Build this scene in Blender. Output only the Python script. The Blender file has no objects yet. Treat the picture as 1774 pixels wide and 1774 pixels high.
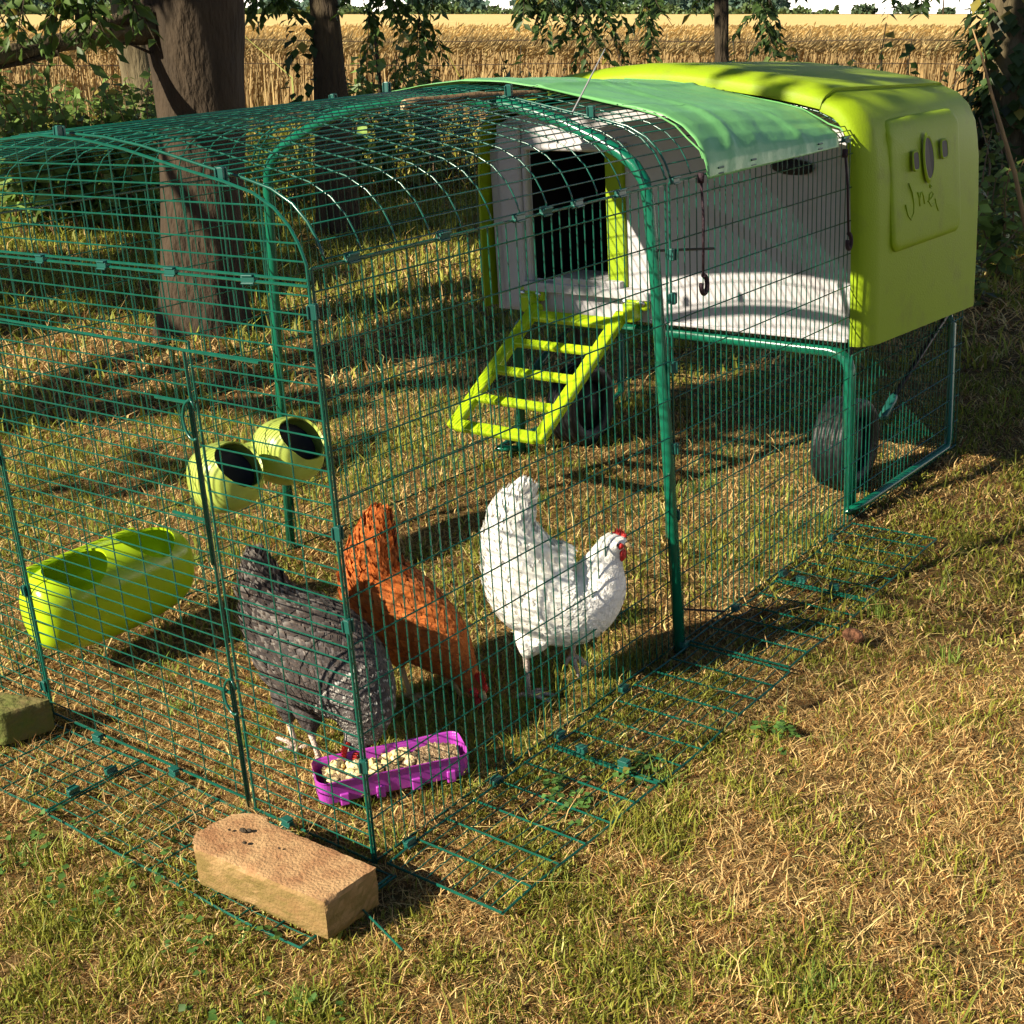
import bpy, bmesh, math, random
import numpy as np
from mathutils import Vector, Matrix
random.seed(7); RNG = np.random.default_rng(7)
scene = bpy.context.scene
PI = math.pi

# ---------------------------------------------------------------- camera
F = 2323.269
def _rod(r):
    r = np.array(r); t = np.linalg.norm(r); k = r/t
    K = np.array([[0,-k[2],k[1]],[k[2],0,-k[0]],[-k[1],k[0],0]])
    return np.eye(3)+math.sin(t)*K+(1-math.cos(t))*K@K
fwd = np.array([-0.59503305, 0.72618333, -0.34437398])
rgt = np.array([0.78569352, 0.61579083, -0.05905376])
dwn = np.cross(fwd, rgt)
RC = np.array([rgt, dwn, fwd]); CAM = np.array([1.188, -1.095, 1.100])
cam = bpy.data.cameras.new('camera'); camo = bpy.data.objects.new('camera', cam)
scene.collection.objects.link(camo); scene.camera = camo
cam.sensor_width = 36; cam.lens = F/1774*36; cam.clip_end = 60000; cam.clip_start = .02
m = Matrix.Identity(4)
for i in range(3):
    m[i][0] = rgt[i]; m[i][1] = -dwn[i]; m[i][2] = -fwd[i]; m[i][3] = CAM[i]
camo.matrix_world = m
UP = np.array([0.049, 0.033, 0.9982]); UP /= np.linalg.norm(UP)

# ---------------------------------------------------------------- world + sun
SUND = Vector((.27, .66, -.445)).normalized()
w = bpy.data.worlds.new('World'); scene.world = w; w.use_nodes = True
nt = w.node_tree; bg = nt.nodes['Background']
sky = nt.nodes.new('ShaderNodeTexSky'); sky.sky_type = 'NISHITA'; sky.sun_disc = False
sky.sun_elevation = math.asin(-SUND.z); sky.sun_rotation = math.atan2(-SUND.x, -SUND.y)
sky.dust_density = .3; sky.air_density = .6; sky.ozone_density = 1.0
nt.links.new(sky.outputs[0], bg.inputs[0]); bg.inputs[1].default_value = .05
sl = bpy.data.lights.new('sun', 'SUN'); sl.energy = 5.0; sl.angle = math.radians(.5); sl.color = (1, .89, .71)
so = bpy.data.objects.new('sun', sl); scene.collection.objects.link(so)
so.rotation_euler = SUND.to_track_quat('-Z', 'Y').to_euler()
scene.view_settings.view_transform = 'Standard'; scene.view_settings.look = 'None'
scene.view_settings.exposure = 1.1; scene.view_settings.gamma = 1
scene.cycles.max_bounces = 6; scene.cycles.transparent_max_bounces = 8
scene.cycles.use_denoising = True

# ---------------------------------------------------------------- helpers
def bp(u, v, ax, c):
    d = RC.T@np.array([(u-887)/F, (v-887)/F, 1.]); t = (c-CAM[ax])/d[ax]
    return CAM+t*d
def sstep(a, b, x):
    t = np.clip((np.asarray(x, float)-a)/(b-a), 0, 1); return t*t*(3-2*t)
def gz(x, y):
    x = np.asarray(x, float); y = np.asarray(y, float)
    r = np.hypot(x+.6, y-1.0)
    far = CAM[2]+(-1.12-UP[0]*(x-CAM[0])-UP[1]*(y-CAM[1]))/UP[2]
    b = sstep(2.4, 6.5, r)
    n = .012*np.sin(3.1*x+1.3)*np.sin(2.7*y+.4)+.006*np.sin(7.3*x+2)*np.cos(6.1*y)
    return far*b+n*sstep(.9, 1.8, np.maximum(np.abs(x+.4)-.2, np.abs(y-1)-.2))-.004
def at(u, D):
    """point on the ground below pixel column u at horizontal distance D"""
    d = RC.T@np.array([(u-887)/F, (22-887)/F, 1.]); h = d-UP*(d@UP); h /= np.linalg.norm(h)
    x, y = CAM[0]+h[0]*D, CAM[1]+h[1]*D
    return np.array([x, y, float(gz(x, y))])
def up_at(u, v, D):
    """point seen at pixel (u,v) at horizontal distance D"""
    d = RC.T@np.array([(u-887)/F, (v-887)/F, 1.]); h = d-UP*(d@UP)
    return CAM+d*(D/np.linalg.norm(h))
C = scene.collection
def tag(o, label=None, cat=None, group=None, kind=None):
    if label: o['label'] = label
    if cat: o['category'] = cat
    if group: o['group'] = group
    if kind: o['kind'] = kind
    return o
def empty(name, loc=(0,0,0), rz=0, label=None, cat=None, group=None):
    o = bpy.data.objects.new(name, None); C.objects.link(o); o.location = loc; o.rotation_euler = (0,0,rz)
    o.empty_display_size = .05
    return tag(o, label, cat, group)
class MB:
    def __init__(s): s.v = []; s.f = []; s.mi = []; s.col = []
    def quadbox(s, lo, hi, M=None, mi=0):
        b = len(s.v)
        for x in (lo[0],hi[0]):
            for y in (lo[1],hi[1]):
                for z in (lo[2],hi[2]):
                    p = Vector((x,y,z)); s.v.append(tuple(M@p if M else p))
        for q in ((0,1,3,2),(4,6,7,5),(0,4,5,1),(2,3,7,6),(0,2,6,4),(1,5,7,3)):
            s.f.append(tuple(b+i for i in q)); s.mi.append(mi)
        return s
    def tube(s, pts, r, n=6, cap=True, mi=0, closed=False):
        pts = [Vector(p) for p in pts]; N = len(pts)
        rr = r if hasattr(r, '__len__') else [r]*N
        b = len(s.v); ref = None
        for i, p in enumerate(pts):
            if closed: t = pts[(i+1)%N]-pts[i-1]
            else: t = pts[min(i+1,N-1)]-pts[max(i-1,0)]
            t.normalize()
            if ref is None:
                ref = Vector((0,0,1)) if abs(t.z) < .9 else Vector((1,0,0))
            a = (ref-t*ref.dot(t)).normalized(); ref = a; c = t.cross(a)
            for k in range(n):
                an = 2*PI*k/n
                s.v.append(tuple(p+(a*math.cos(an)+c*math.sin(an))*rr[i]))
        for i in range(N if closed else N-1):
            for k in range(n):
                i2 = (i+1)%N
                s.f.append((b+i*n+k, b+i*n+(k+1)%n, b+i2*n+(k+1)%n, b+i2*n+k)); s.mi.append(mi)
        if cap and not closed:
            s.f.append(tuple(b+k for k in reversed(range(n)))); s.mi.append(mi)
            s.f.append(tuple(b+(N-1)*n+k for k in range(n))); s.mi.append(mi)
        return s
    def grid(s, rows, closed=False, mi=0, flip=False):
        b = len(s.v); n = len(rows[0])
        for r in rows: s.v += [tuple(p) for p in r]
        for i in range(len(rows)-1):
            for k in range(n if closed else n-1):
                q = (b+i*n+k, b+i*n+(k+1)%n, b+(i+1)*n+(k+1)%n, b+(i+1)*n+k)
                s.f.append(q[::-1] if flip else q); s.mi.append(mi)
        return s
    def face(s, idx, mi=0): s.f.append(tuple(idx)); s.mi.append(mi)
    def lathe(s, prof, M=None, n=24, mi=0):
        rows = []
        for r, z in prof:
            rows.append([(M@Vector((r*math.cos(2*PI*k/n), r*math.sin(2*PI*k/n), z)) if M else Vector((r*math.cos(2*PI*k/n), r*math.sin(2*PI*k/n), z))) for k in range(n)])
        return s.grid(rows, closed=True, mi=mi)
    def build(s, name, mat, parent=None, smooth=False, bevel=0, sub=0, weld=False, solid=0):
        me = bpy.data.meshes.new(name); me.from_pydata(s.v, [], s.f); me.update()
        mats = mat if isinstance(mat, (list, tuple)) else [mat]
        for mm in mats: me.materials.append(mm)
        if len(mats) > 1:
            me.polygons.foreach_set('material_index', s.mi)
        if weld:
            bm = bmesh.new(); bm.from_mesh(me); bmesh.ops.remove_doubles(bm, verts=bm.verts, dist=1e-5)
            bmesh.ops.recalc_face_normals(bm, faces=bm.faces); bm.to_mesh(me); bm.free()
        if smooth: me.polygons.foreach_set('use_smooth', [True]*len(me.polygons))
        o = bpy.data.objects.new(name, me); C.objects.link(o)
        if parent: o.parent = parent
        if solid:
            md = o.modifiers.new('solid', 'SOLIDIFY'); md.thickness = solid; md.offset = -1
        if bevel:
            md = o.modifiers.new('bevel', 'BEVEL'); md.width = bevel; md.segments = 3; md.limit_method = 'ANGLE'
            md.angle_limit = math.radians(35)
        if sub:
            md = o.modifiers.new('sub', 'SUBSURF'); md.levels = sub; md.render_levels = sub
        return o
def tris_mesh(name, V, T, col, mat, parent=None, smooth=False):
    """big triangle soup; V (n,3), T (m,3), col (n,3) albedo per point"""
    me = bpy.data.meshes.new(name); n = len(V); mt = len(T)
    me.vertices.add(n); me.vertices.foreach_set('co', np.asarray(V, np.float32).ravel())
    me.loops.add(mt*3); me.loops.foreach_set('vertex_index', np.asarray(T, np.int32).ravel())
    me.polygons.add(mt); me.polygons.foreach_set('loop_start', np.arange(0, mt*3, 3, dtype=np.int32))
    me.polygons.foreach_set('loop_total', np.full(mt, 3, np.int32))
    if smooth: me.polygons.foreach_set('use_smooth', np.ones(mt, bool))
    me.update(calc_edges=True)
    if col is not None:
        a = me.color_attributes.new('tint', 'FLOAT_COLOR', 'POINT')
        c4 = np.ones((n,4), np.float32); c4[:,:3] = col; a.data.foreach_set('color', c4.ravel())
    me.materials.append(mat)
    o = bpy.data.objects.new(name, me); C.objects.link(o)
    if parent: o.parent = parent
    return o
def copy_tree(o, parent=None):
    c = o.copy(); C.objects.link(c); c.parent = parent
    for ch in list(o.children): copy_tree(ch, c)
    return c

# ---------------------------------------------------------------- materials
def mat(name, col, rough=.6, spec=.5, metal=0, noise=None, bump=None, sss=0, trans=0, tint=False, coat=0, sheen=0, stretch=None, side=None):
    """noise=(scale, colour2, lo, hi); bump=(scale, strength)"""
    m = bpy.data.materials.new(name); m.use_nodes = True; nt = m.node_tree; p = nt.nodes['Principled BSDF']
    p.inputs['Base Color'].default_value = (*col, 1); p.inputs['Roughness'].default_value = rough
    p.inputs['Specular IOR Level'].default_value = spec; p.inputs['Metallic'].default_value = metal
    if coat: p.inputs['Coat Weight'].default_value = coat
    if sheen: p.inputs['Sheen Weight'].default_value = sheen
    if sss: p.inputs['Subsurface Weight'].default_value = sss; p.inputs['Subsurface Scale'].default_value = .01
    tc = nt.nodes.new('ShaderNodeTexCoord'); cs = None; vec = tc.outputs['Object']
    if stretch:
        mp = nt.nodes.new('ShaderNodeMapping'); mp.inputs['Scale'].default_value = stretch; nt.links.new(vec, mp.inputs[0]); vec = mp.outputs[0]
    if tint:
        a = nt.nodes.new('ShaderNodeAttribute'); a.attribute_name = 'tint'; cs = a.outputs['Color']
    if noise:
        n = nt.nodes.new('ShaderNodeTexNoise'); n.inputs['Scale'].default_value = noise[0]; n.inputs['Detail'].default_value = 6
        n.inputs['Roughness'].default_value = .65
        nt.links.new(vec, n.inputs['Vector'])
        r = nt.nodes.new('ShaderNodeMapRange'); r.inputs[1].default_value = noise[2]; r.inputs[2].default_value = noise[3]
        nt.links.new(n.outputs['Fac'], r.inputs[0])
        x = nt.nodes.new('ShaderNodeMix'); x.data_type = 'RGBA'
        nt.links.new(r.outputs[0], x.inputs[0]); x.inputs[6].default_value = (*col, 1); x.inputs[7].default_value = (*noise[1], 1)
        if cs: nt.links.new(cs, x.inputs[6])
        cs = x.outputs[2]
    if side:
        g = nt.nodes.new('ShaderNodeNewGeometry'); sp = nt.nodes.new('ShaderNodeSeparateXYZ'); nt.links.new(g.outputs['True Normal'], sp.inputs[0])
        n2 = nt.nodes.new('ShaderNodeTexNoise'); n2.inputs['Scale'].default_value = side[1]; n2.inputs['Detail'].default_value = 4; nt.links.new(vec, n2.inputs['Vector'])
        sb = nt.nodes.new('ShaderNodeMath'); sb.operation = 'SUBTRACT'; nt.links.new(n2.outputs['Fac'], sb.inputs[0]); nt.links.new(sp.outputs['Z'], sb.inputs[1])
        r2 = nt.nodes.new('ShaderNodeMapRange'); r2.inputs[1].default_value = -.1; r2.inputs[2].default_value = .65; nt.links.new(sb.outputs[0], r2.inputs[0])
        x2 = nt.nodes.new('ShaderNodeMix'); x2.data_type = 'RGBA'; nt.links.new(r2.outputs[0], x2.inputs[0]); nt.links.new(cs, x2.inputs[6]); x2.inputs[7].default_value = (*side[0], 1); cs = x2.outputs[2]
    if cs: nt.links.new(cs, p.inputs['Base Color'])
    if bump:
        n = nt.nodes.new('ShaderNodeTexNoise'); n.inputs['Scale'].default_value = bump[0]; n.inputs['Detail'].default_value = 5
        nt.links.new(vec, n.inputs['Vector'])
        b = nt.nodes.new('ShaderNodeBump'); b.inputs['Strength'].default_value = bump[1]; b.inputs['Distance'].default_value = .01
        nt.links.new(n.outputs['Fac'], b.inputs['Height']); nt.links.new(b.outputs[0], p.inputs['Normal'])
    if trans:
        t = nt.nodes.new('ShaderNodeBsdfTranslucent'); ms = nt.nodes.new('ShaderNodeMixShader'); ms.inputs[0].default_value = trans
        if cs: nt.links.new(cs, t.inputs[0])
        else: t.inputs[0].default_value = (*col, 1)
        out = nt.nodes['Material Output']
        nt.links.new(p.outputs[0], ms.inputs[1]); nt.links.new(t.outputs[0], ms.inputs[2]); nt.links.new(ms.outputs[0], out.inputs[0])
    return m
GW = mat('green_wire', (.004,.095,.062), .25, .7, noise=(60, (.006,.065,.045), .4, .7))
GP = mat('green_post', (.003,.12,.065), .22, .6, noise=(14, (.01,.09,.06), .5, .8))
GC = mat('green_clip', (.010,.09,.07), .35, .5)
LIME = mat('lime_plastic', (.25,.37,.008), .55, .22, noise=(13, (.20,.27,.02), .52, .78), bump=(260, .10))
LIME2 = mat('lime_gloss', (.38,.56,.012), .22, .5, noise=(9, (.32,.48,.02), .5, .8))
LIME3 = mat('lime_faded', (.42,.52,.09), .35, .5, noise=(9, (.36,.45,.09), .5, .8))
GREY = mat('grey_plastic', (.46,.45,.46), .55, .4, noise=(6, (.36,.35,.35), .45, .8), bump=(200, .06))
DARKIN = mat('dark_plastic_shade', (.012,.012,.014), .6, .3)  # dark plastic, and the painted shade inside the drinker pots
BLACK = mat('black_rubber', (.010,.011,.012), .5, .35, noise=(40, (.05,.04,.028), .56, .75), bump=(60,.3))
TARP = mat('tarp_green', (.17,.46,.16), .36, .6, noise=(11, (.13,.38,.12), .4, .7), bump=(35, .2), trans=.04)
CORD = mat('dark_cord', (.035,.018,.025), .7, .3, bump=(400, .5))
STEEL = mat('bright_steel', (.7,.7,.7), .25, .5, metal=1)
PINK = mat('purple_plastic', (.42,.05,.42), .35, .5, noise=(20, (.34,.05,.36), .5, .8), sss=.05)
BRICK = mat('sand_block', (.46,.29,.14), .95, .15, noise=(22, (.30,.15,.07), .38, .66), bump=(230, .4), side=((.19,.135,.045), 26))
MOSSB = mat('mossy_block', (.16,.12,.05), .95, .2, noise=(18, (.11,.14,.03), .35, .65), bump=(60, .9))
BARK = mat('bark_smooth', (.060,.043,.027), .9, .2, noise=(9, (.032,.024,.016), .4, .68), bump=(40, 2.2), stretch=(1,1,.35))
BARK2 = mat('bark_grey', (.16,.13,.075), .95, .15, noise=(11, (.07,.055,.03), .4, .65), bump=(45, 2.5), stretch=(1,1,.22))
BARKD = mat('bark_dark', (.055,.042,.028), .95, .15, noise=(16, (.09,.07,.04), .45, .7), bump=(55, 2.5), stretch=(1,1,.22))
STICK = mat('stick_wood', (.20,.13,.065), .85, .3, noise=(30, (.13,.08,.04), .4, .7), bump=(80, .6))
STICKE = mat('stick_cut', (.55,.42,.24), .8, .2)
LEAF = mat('leaf', (.06,.1,.02), .5, .4, tint=True, trans=.35)
GRASSM = mat('grass_blade', (.1,.1,.02), .6, .3, tint=True, trans=.25)
WHEATM = mat('wheat', (.5,.4,.15), .7, .2, tint=True, trans=.25)
WIREF = mat('rusty_wire', (.10,.07,.05), .7, .4, metal=.5)
TINTM = mat('feather', (.8,.8,.8), .65, .25, tint=True, sheen=.15, trans=.28)

# ---------------------------------------------------------------- ground sheets
def ground_sheet():
    rs = np.concatenate([np.arange(0, 4, .08), np.arange(4, 12, .3), np.geomspace(12, 1500, 40)])
    na = 144; V = []; T = []
    cx, cy = -.6, 1.0
    for r in rs:
        a = np.arange(na)/na*2*PI
        x = cx+r*np.cos(a); y = cy+r*np.sin(a)
        V.append(np.stack([x, y, gz(x, y)], 1))
    V = np.concatenate(V); idx = np.arange(len(rs)*na).reshape(len(rs), na)
    a = idx[:-1]; b = np.roll(idx, -1, 1)[:-1]; c = np.roll(idx, -1, 1)[1:]; d = idx[1:]
    T = np.concatenate([np.stack([a,d,c], -1).reshape(-1,3), np.stack([a,c,b], -1).reshape(-1,3)])
    gm = mat('soil_thatch', (.15,.09,.035), .95, .1, noise=(9, (.08,.06,.02), .42, .62), bump=(70, 1.0))
    return tris_mesh('ground', V, T, None, gm, smooth=True)
tag(ground_sheet(), kind='structure', label='dry lawn soil under the grass')

def vnoise(x, y, s, seed=0):
    r = np.random.default_rng(seed); t = r.random((64,64)); u = np.asarray(x)*s; v = np.asarray(y)*s
    i = np.floor(u).astype(int); j = np.floor(v).astype(int); fu = u-i; fv = v-j
    fu = fu*fu*(3-2*fu); fv = fv*fv*(3-2*fv)
    g = lambda a, b: t[a%64, b%64]
    return (g(i,j)*(1-fu)+g(i+1,j)*fu)*(1-fv)+(g(i,j+1)*(1-fu)+g(i+1,j+1)*fu)*fv
AZ = math.atan2(fwd[0], fwd[1])
def fan(n, d0, d1, half=.47, p=1.0):
    """ground points inside the widened view fan between distances d0..d1"""
    D = np.sqrt(RNG.random(n)*(d1**2-d0**2)+d0**2); a = AZ+(RNG.random(n)*2-1)*half
    return CAM[0]+np.sin(a)*D, CAM[1]+np.cos(a)*D
def blades(name, x, y, h, wd, lean, col, label, mat_=None, kind='stuff'):
    n = len(x); z = gz(x, y); a = RNG.random(n)*2*PI; ca, sa = np.cos(a), np.sin(a)
    b = RNG.random(n)*2*PI; lx, ly = np.cos(b), np.sin(b)
    B = np.stack([x, y, z-.002], 1); S = np.stack([ca, sa, np.zeros(n)], 1)*wd[:,None]*.5
    L = np.stack([lx, ly, np.zeros(n)], 1)
    up = np.zeros((n,3)); up[:,2] = 1
    hl = (h*np.sin(lean))[:,None]; hv = (h*np.cos(lean))[:,None]
    M1 = B+L*hl*.35+up*hv*.6; M2 = B+L*hl*1.0+up*hv*(.85+.15*np.cos(lean))[:,None]
    cur = RNG.normal(0, .18, (n,2))*h[:,None]; M2[:,:2] += cur
    V = np.stack([B-S, B+S, M1-S*.8, M1+S*.8, M2], 1).reshape(-1,3)
    i = (np.arange(n)*5)[:,None]
    T = np.concatenate([i+np.array([[0,1,3]]), i+np.array([[0,3,2]]), i+np.array([[2,3,4]])])
    o = tris_mesh(name, V, T, np.repeat(col, 5, 0), mat_ or GRASSM)
    return tag(o, label, 'grass', kind=kind)
def grass_cols(n, green, dryness):
    """green (n) bool; natural blade albedos"""
    g = np.array([.20,.24,.035])*(1+RNG.normal(0,.25,(n,1)))+np.array([.10,.05,.0])*RNG.random((n,1))
    d = np.array([.62,.40,.15])*(1+RNG.normal(0,.28,(n,1)))+np.array([.14,.12,.06])*RNG.random((n,1))
    o = np.array([.27,.125,.035])*(1+RNG.normal(0,.25,(n,1)))
    pick = RNG.random(n)[:,None] < .33
    d = np.where(pick, o, d)
    return np.clip(np.where(green[:,None], g, d), .01, .8)
# near lawn, short scorched turf
def lawn(n, d0, d1, hs, ws, name, label, gmul=1.0):
    x, y = fan(n, d0, d1)
    dens = .15+.85*vnoise(x, y, 26, 3); k = RNG.random(n) < dens+.22
    x, y = x[k], y[k]; n = len(x)
    q = .30*vnoise(x, y, 2.2, 1)+.32*vnoise(x, y, 7, 2)+.38*vnoise(x, y, 24, 5)
    pg = np.clip((q-.46)*2.2+.15, .04, .6)
    r = np.hypot(x+.6, y-1); pg = np.clip(pg*gmul+.35*sstep(2.5, 4.5, r), 0, .92)
    # more green beside the run skirt and front left
    pg = np.where((x < .1) & (y < -.1), np.clip(pg+.04, 0, .75), pg)
    pg = np.clip(pg+.35*np.exp(-((x-.55)/.35)**2-((y-1.75)/.5)**2), 0, .9)
    g = RNG.random(n) < pg
    h = np.where(g, RNG.gamma(4, .25, n)*hs, RNG.gamma(3, .33, n)*hs*1.05)*(.6+.8*vnoise(x, y, 15, 8))*np.where(RNG.random(n) < .015, 2.2, 1)
    lean = np.where(g, np.abs(RNG.normal(.65, .35, n)), np.abs(RNG.normal(1.2, .25, n))); lean = np.clip(lean, 0, 1.45)
    wd = ws*(.6+.8*RNG.random(n))*np.where(g, 1.15, .85)
    return blades(name, x, y, h, wd, lean, grass_cols(n, g, .5), label)
lawn(400000, .75, 2.3, .0155, .0018, 'lawn_grass', 'short scorched lawn grass, straw and green, around and inside the run')
lawn(260000, 2.3, 4.2, .018, .0030, 'lawn_grass', 'patchy brown and green lawn grass behind the run', 1.0)
lawn(170000, 4.2, 9.0, .046, .0065, 'lawn_grass', 'shaded lawn grass running back to the tree trunks', 1.2)
lawn(60000, 9.0, 14.5, .16, .011, 'verge_grass', 'rough tall verge grass along the field fence', .8)
def litter(n, d0, d1):
    x, y = fan(n, d0, d1, .5); k = RNG.random(n) < .15+.85*vnoise(x, y, 5, 11); x, y = x[k], y[k]; n = len(x)
    h = .015+.028*RNG.random(n)**2; lean = np.clip(np.abs(RNG.normal(1.25, .15, n)), 0, 1.48)
    c = np.array([[.66,.48,.22]])*(1+RNG.normal(0, .2, (n,1))); o = blades('straw_litter', x, y, h, .0016+.0014*RNG.random(n), lean, np.clip(c, .02, .85), 'loose pale dry straw and clippings strewn over the lawn')
    o['category'] = 'straw'
litter(18000, .8, 3.2)
tx = []; ty = []
for q in range(45):
    cx, cy = fan(1, .9, 3.4); k = random.randint(14, 40); tx.append(cx[0]+RNG.normal(0, .014, k)); ty.append(cy[0]+RNG.normal(0, .014, k))
tx = np.concatenate(tx); ty = np.concatenate(ty); k = len(tx)
blades('grass_tufts', tx, ty, .028+.025*RNG.random(k), np.full(k, .0024), np.abs(RNG.normal(.5, .25, k)), np.clip(np.array([[.17,.25,.04]])*(1+RNG.normal(0,.2,(k,1))), .01, .6), 'longer green tufts dotted through the scorched lawn')
# clover patches
def leaf_soup(P, Dr, Nn, size, col, fold=.25, asp=.5):
    """leaf rhombi: P base (n,3), Dr unit direction, Nn approx normal"""
    n = len(P); Dr = Dr/np.linalg.norm(Dr, axis=1)[:,None]; S = np.cross(Dr, Nn); S /= np.linalg.norm(S, axis=1)[:,None]+1e-9
    N2 = np.cross(S, Dr); sz = size[:,None]
    V = np.stack([P, P+Dr*sz*.45+S*sz*asp*.5+N2*sz*fold*.3, P+Dr*sz-N2*sz*fold*.4, P+Dr*sz*.45-S*sz*asp*.5+N2*sz*fold*.3, P+Dr*sz*.5-N2*sz*.03], 1).reshape(-1,3)
    i = (np.arange(n)*5)[:,None]
    T = np.concatenate([i+np.array([[0,1,4]]), i+np.array([[1,2,4]]), i+np.array([[4,2,3]]), i+np.array([[0,4,3]])])
    return V, T, np.repeat(col, 5, 0)
def join_soup(L):
    V = []; T = []; Cc = []; o = 0
    for v, t, c in L: V.append(v); T.append(t+o); Cc.append(c); o += len(v)
    return np.concatenate(V), np.concatenate(T), np.concatenate(Cc)
def runit(n, zb=0):
    d = RNG.normal(0, 1, (n,3)); d[:,2] += zb; return d/np.linalg.norm(d, axis=1)[:,None]
def leafcol(n, base, var=.25, yel=.1):
    c = np.array(base)*(1+RNG.normal(0, var, (n,1)))
    y = RNG.random(n)[:,None] < yel
    return np.clip(np.where(y, np.array([.26,.22,.04]), c), .01, .6)
cl = []
for (cx, cy, r, k) in [(.14,.28,.05,45), (.17,.40,.035,25), (-.25,-.20,.09,25), (-.05,-.24,.07,15), (.30,.62,.03,25), (-.45,-.28,.1,30), (.1,-.32,.08,14)]:
    x = cx+RNG.normal(0, r*.6, k); y = cy+RNG.normal(0, r*.6, k)
    for q in range(3):
        a = RNG.random(k)*2*PI
        D = np.stack([np.cos(a), np.sin(a), RNG.normal(.1,.2,k)], 1)
        N = np.stack([RNG.normal(0,.3,k), RNG.normal(0,.3,k), np.ones(k)], 1)
        P = np.stack([x, y, gz(x,y)+.008+RNG.random(k)*.02], 1)
        cl.append(leaf_soup(P, D, N, .011*(.7+.6*RNG.random(k)), leafcol(k, (.09,.19,.04), .2, .02), asp=.95))
V, T, c = join_soup(cl); tag(tris_mesh('clover', V, T, c, LEAF), 'green clover leaves growing through the wire skirt and lawn', 'clover', kind='stuff')

# ---------------------------------------------------------------- chicken run
PROF = [(0,.84),(-.004,.852),(-.010,.866),(-.022,.885),(-.045,.906),(-.08,.923),(-.13,.935),(-.19,.946),(-.25,.958),(-.32,.972),(-.40,.983),(-.5,.989)]
PROF = PROF+[(-1-x, z) for x, z in PROF[-2::-1]]
_d = [0]
for a, b in zip(PROF, PROF[1:]): _d.append(_d[-1]+math.hypot(b[0]-a[0], b[1]-a[1]))
ARC = _d[-1]
def arch(s):
    s = min(max(s, 0), ARC)
    for i in range(len(_d)-1):
        if s <= _d[i+1]+1e-9:
            t = (s-_d[i])/(_d[i+1]-_d[i]); return (PROF[i][0]+t*(PROF[i+1][0]-PROF[i][0]), PROF[i][1]+t*(PROF[i+1][1]-PROF[i][1]))
    return PROF[-1]
def archz(x, dz=0):
    for (a, b) in zip(PROF, PROF[1:]):
        if b[0] <= x <= a[0]:
            t = (x-a[0])/(b[0]-a[0]+1e-12); return a[1]+t*(b[1]-a[1])+dz
    return .84+dz
def rdrop(y, z): return z-.036*float(sstep(.9, 1.5, y))*min(max((z-.84)/.06, 0), 1)
LEN = 2.17; WR = .00115; WF = .0021
run = empty('chicken_run', (-.5, 0, 0), 0, 'long green wire mesh chicken run with an arched roof standing on the lawn', 'chicken run')
def rb(mb, name, mt=GW, parent=None, **k):
    o = mb.build(name, mt, parent or run, **k)
    if parent is None: o.matrix_parent_inverse = Matrix.Translation((.5,0,0))
    return o
J = lambda s=.0006: random.gauss(0, s)
# front panel (around and above the door)
DX0, DX1, DZ = -.768, -.248, .715
mb = MB()
nz = int(.815/.0222)
for i in range(nz+1):
    z = .004+i*.0222
    if z > .812: break
    if z < DZ: spans = [(-1, DX0), (DX1, 0)]
    else: spans = [(-1, 0)]
    for a, b in spans: mb.tube([(a,J(),z+J()),(b,J(),z+J())], WR, 5)
for k in range(1, 14):
    x = -k*.0714
    z0 = DZ+.008 if DX0 < x < DX1 else 0
    mb.tube([(x,.003,z0),(x,.003,.815)], WR, 5)
    mb.tube([(x-.004,.003,.822),(x,.003,archz(x)-.002)], WR, 5)
for x in (0, -1): mb.tube([(x,0,-.01),(x,0,.815)], WF, 6)
mb.tube([(0,0,.815),(-1,0,.815)], WF, 6); mb.tube([(0,0,.822),(-1,0,.822)], WF, 6); mb.tube([(0,0,.006),(DX1,0,.006)], WF, 6)
mb.tube([(DX1+.004,0,0),(DX1+.004,0,DZ+.01),(DX0-.004,0,DZ+.01),(DX0-.004,0,0)], WF, 6)
mb.tube([(-.103,-.004,.712),(-1,-.004,.722)], .0022, 6)
mb.tube([(-1,0,.006),(DX0,0,.006)], WF, 6)
for i in range(1, 9):   # wires of the arch infill
    z = .822+i*.0215
    xs = [x for x, zz in [(-q/200, archz(-q/200)) for q in range(0, 101)] if zz >= z]
    if xs: mb.tube([(max(xs),.003,z),(-1-max(xs),.003,z)], WR, 5)
mb.tube([(x,0,z) for x, z in [(0,.815)]+PROF+[(-1,.815)]], WF, 6)
rb(mb, 'front_panel')
# door
door = MB()
x = DX0+.006; door.tube([(x,-.002,.02),(x,-.002,DZ-.002),(DX1-.006,-.002,DZ-.002),(DX1-.006,-.002,.02),(x,-.002,.02)], .0026, 6)
i = 1
while .02+i*.0222 < DZ-.01:
    z = .02+i*.0222; door.tube([(DX0+.006,-.002+J(),z),(DX1-.006,-.002,z+J())], WR, 5); i += 1
for k in range(4, 11):
    x = -k*.0714
    if DX0+.02 < x < DX1-.02: door.tube([(x,.001,.02),(x,.001,DZ)], WR, 5)
for z in (.47, .64, .20): door.tube([(-.33,-.003,z),(DX1-.006,-.003,z)], .0028, 6)
dr = rb(door, 'door')
for z in (.625, .205):   # spring latches
    lm = MB(); pts = []
    for t in range(30):
        a = t/29*4.2; pts.append((DX1-.004+.016*math.cos(a+1.2), -.006-.001*t/5, z+.024*math.sin(a+1.2)*.9-.0005*t))
    lm.tube(pts, .0022, 6)
    lm.tube([(DX1-.006,-.006,z-.22),(DX1-.006,-.006,z+.02),(DX1+.006,-.012,z+.026),(DX1+.012,-.01,z+.01)], .0023, 6)
    o = lm.build('latch', GW, dr, smooth=True)
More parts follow.
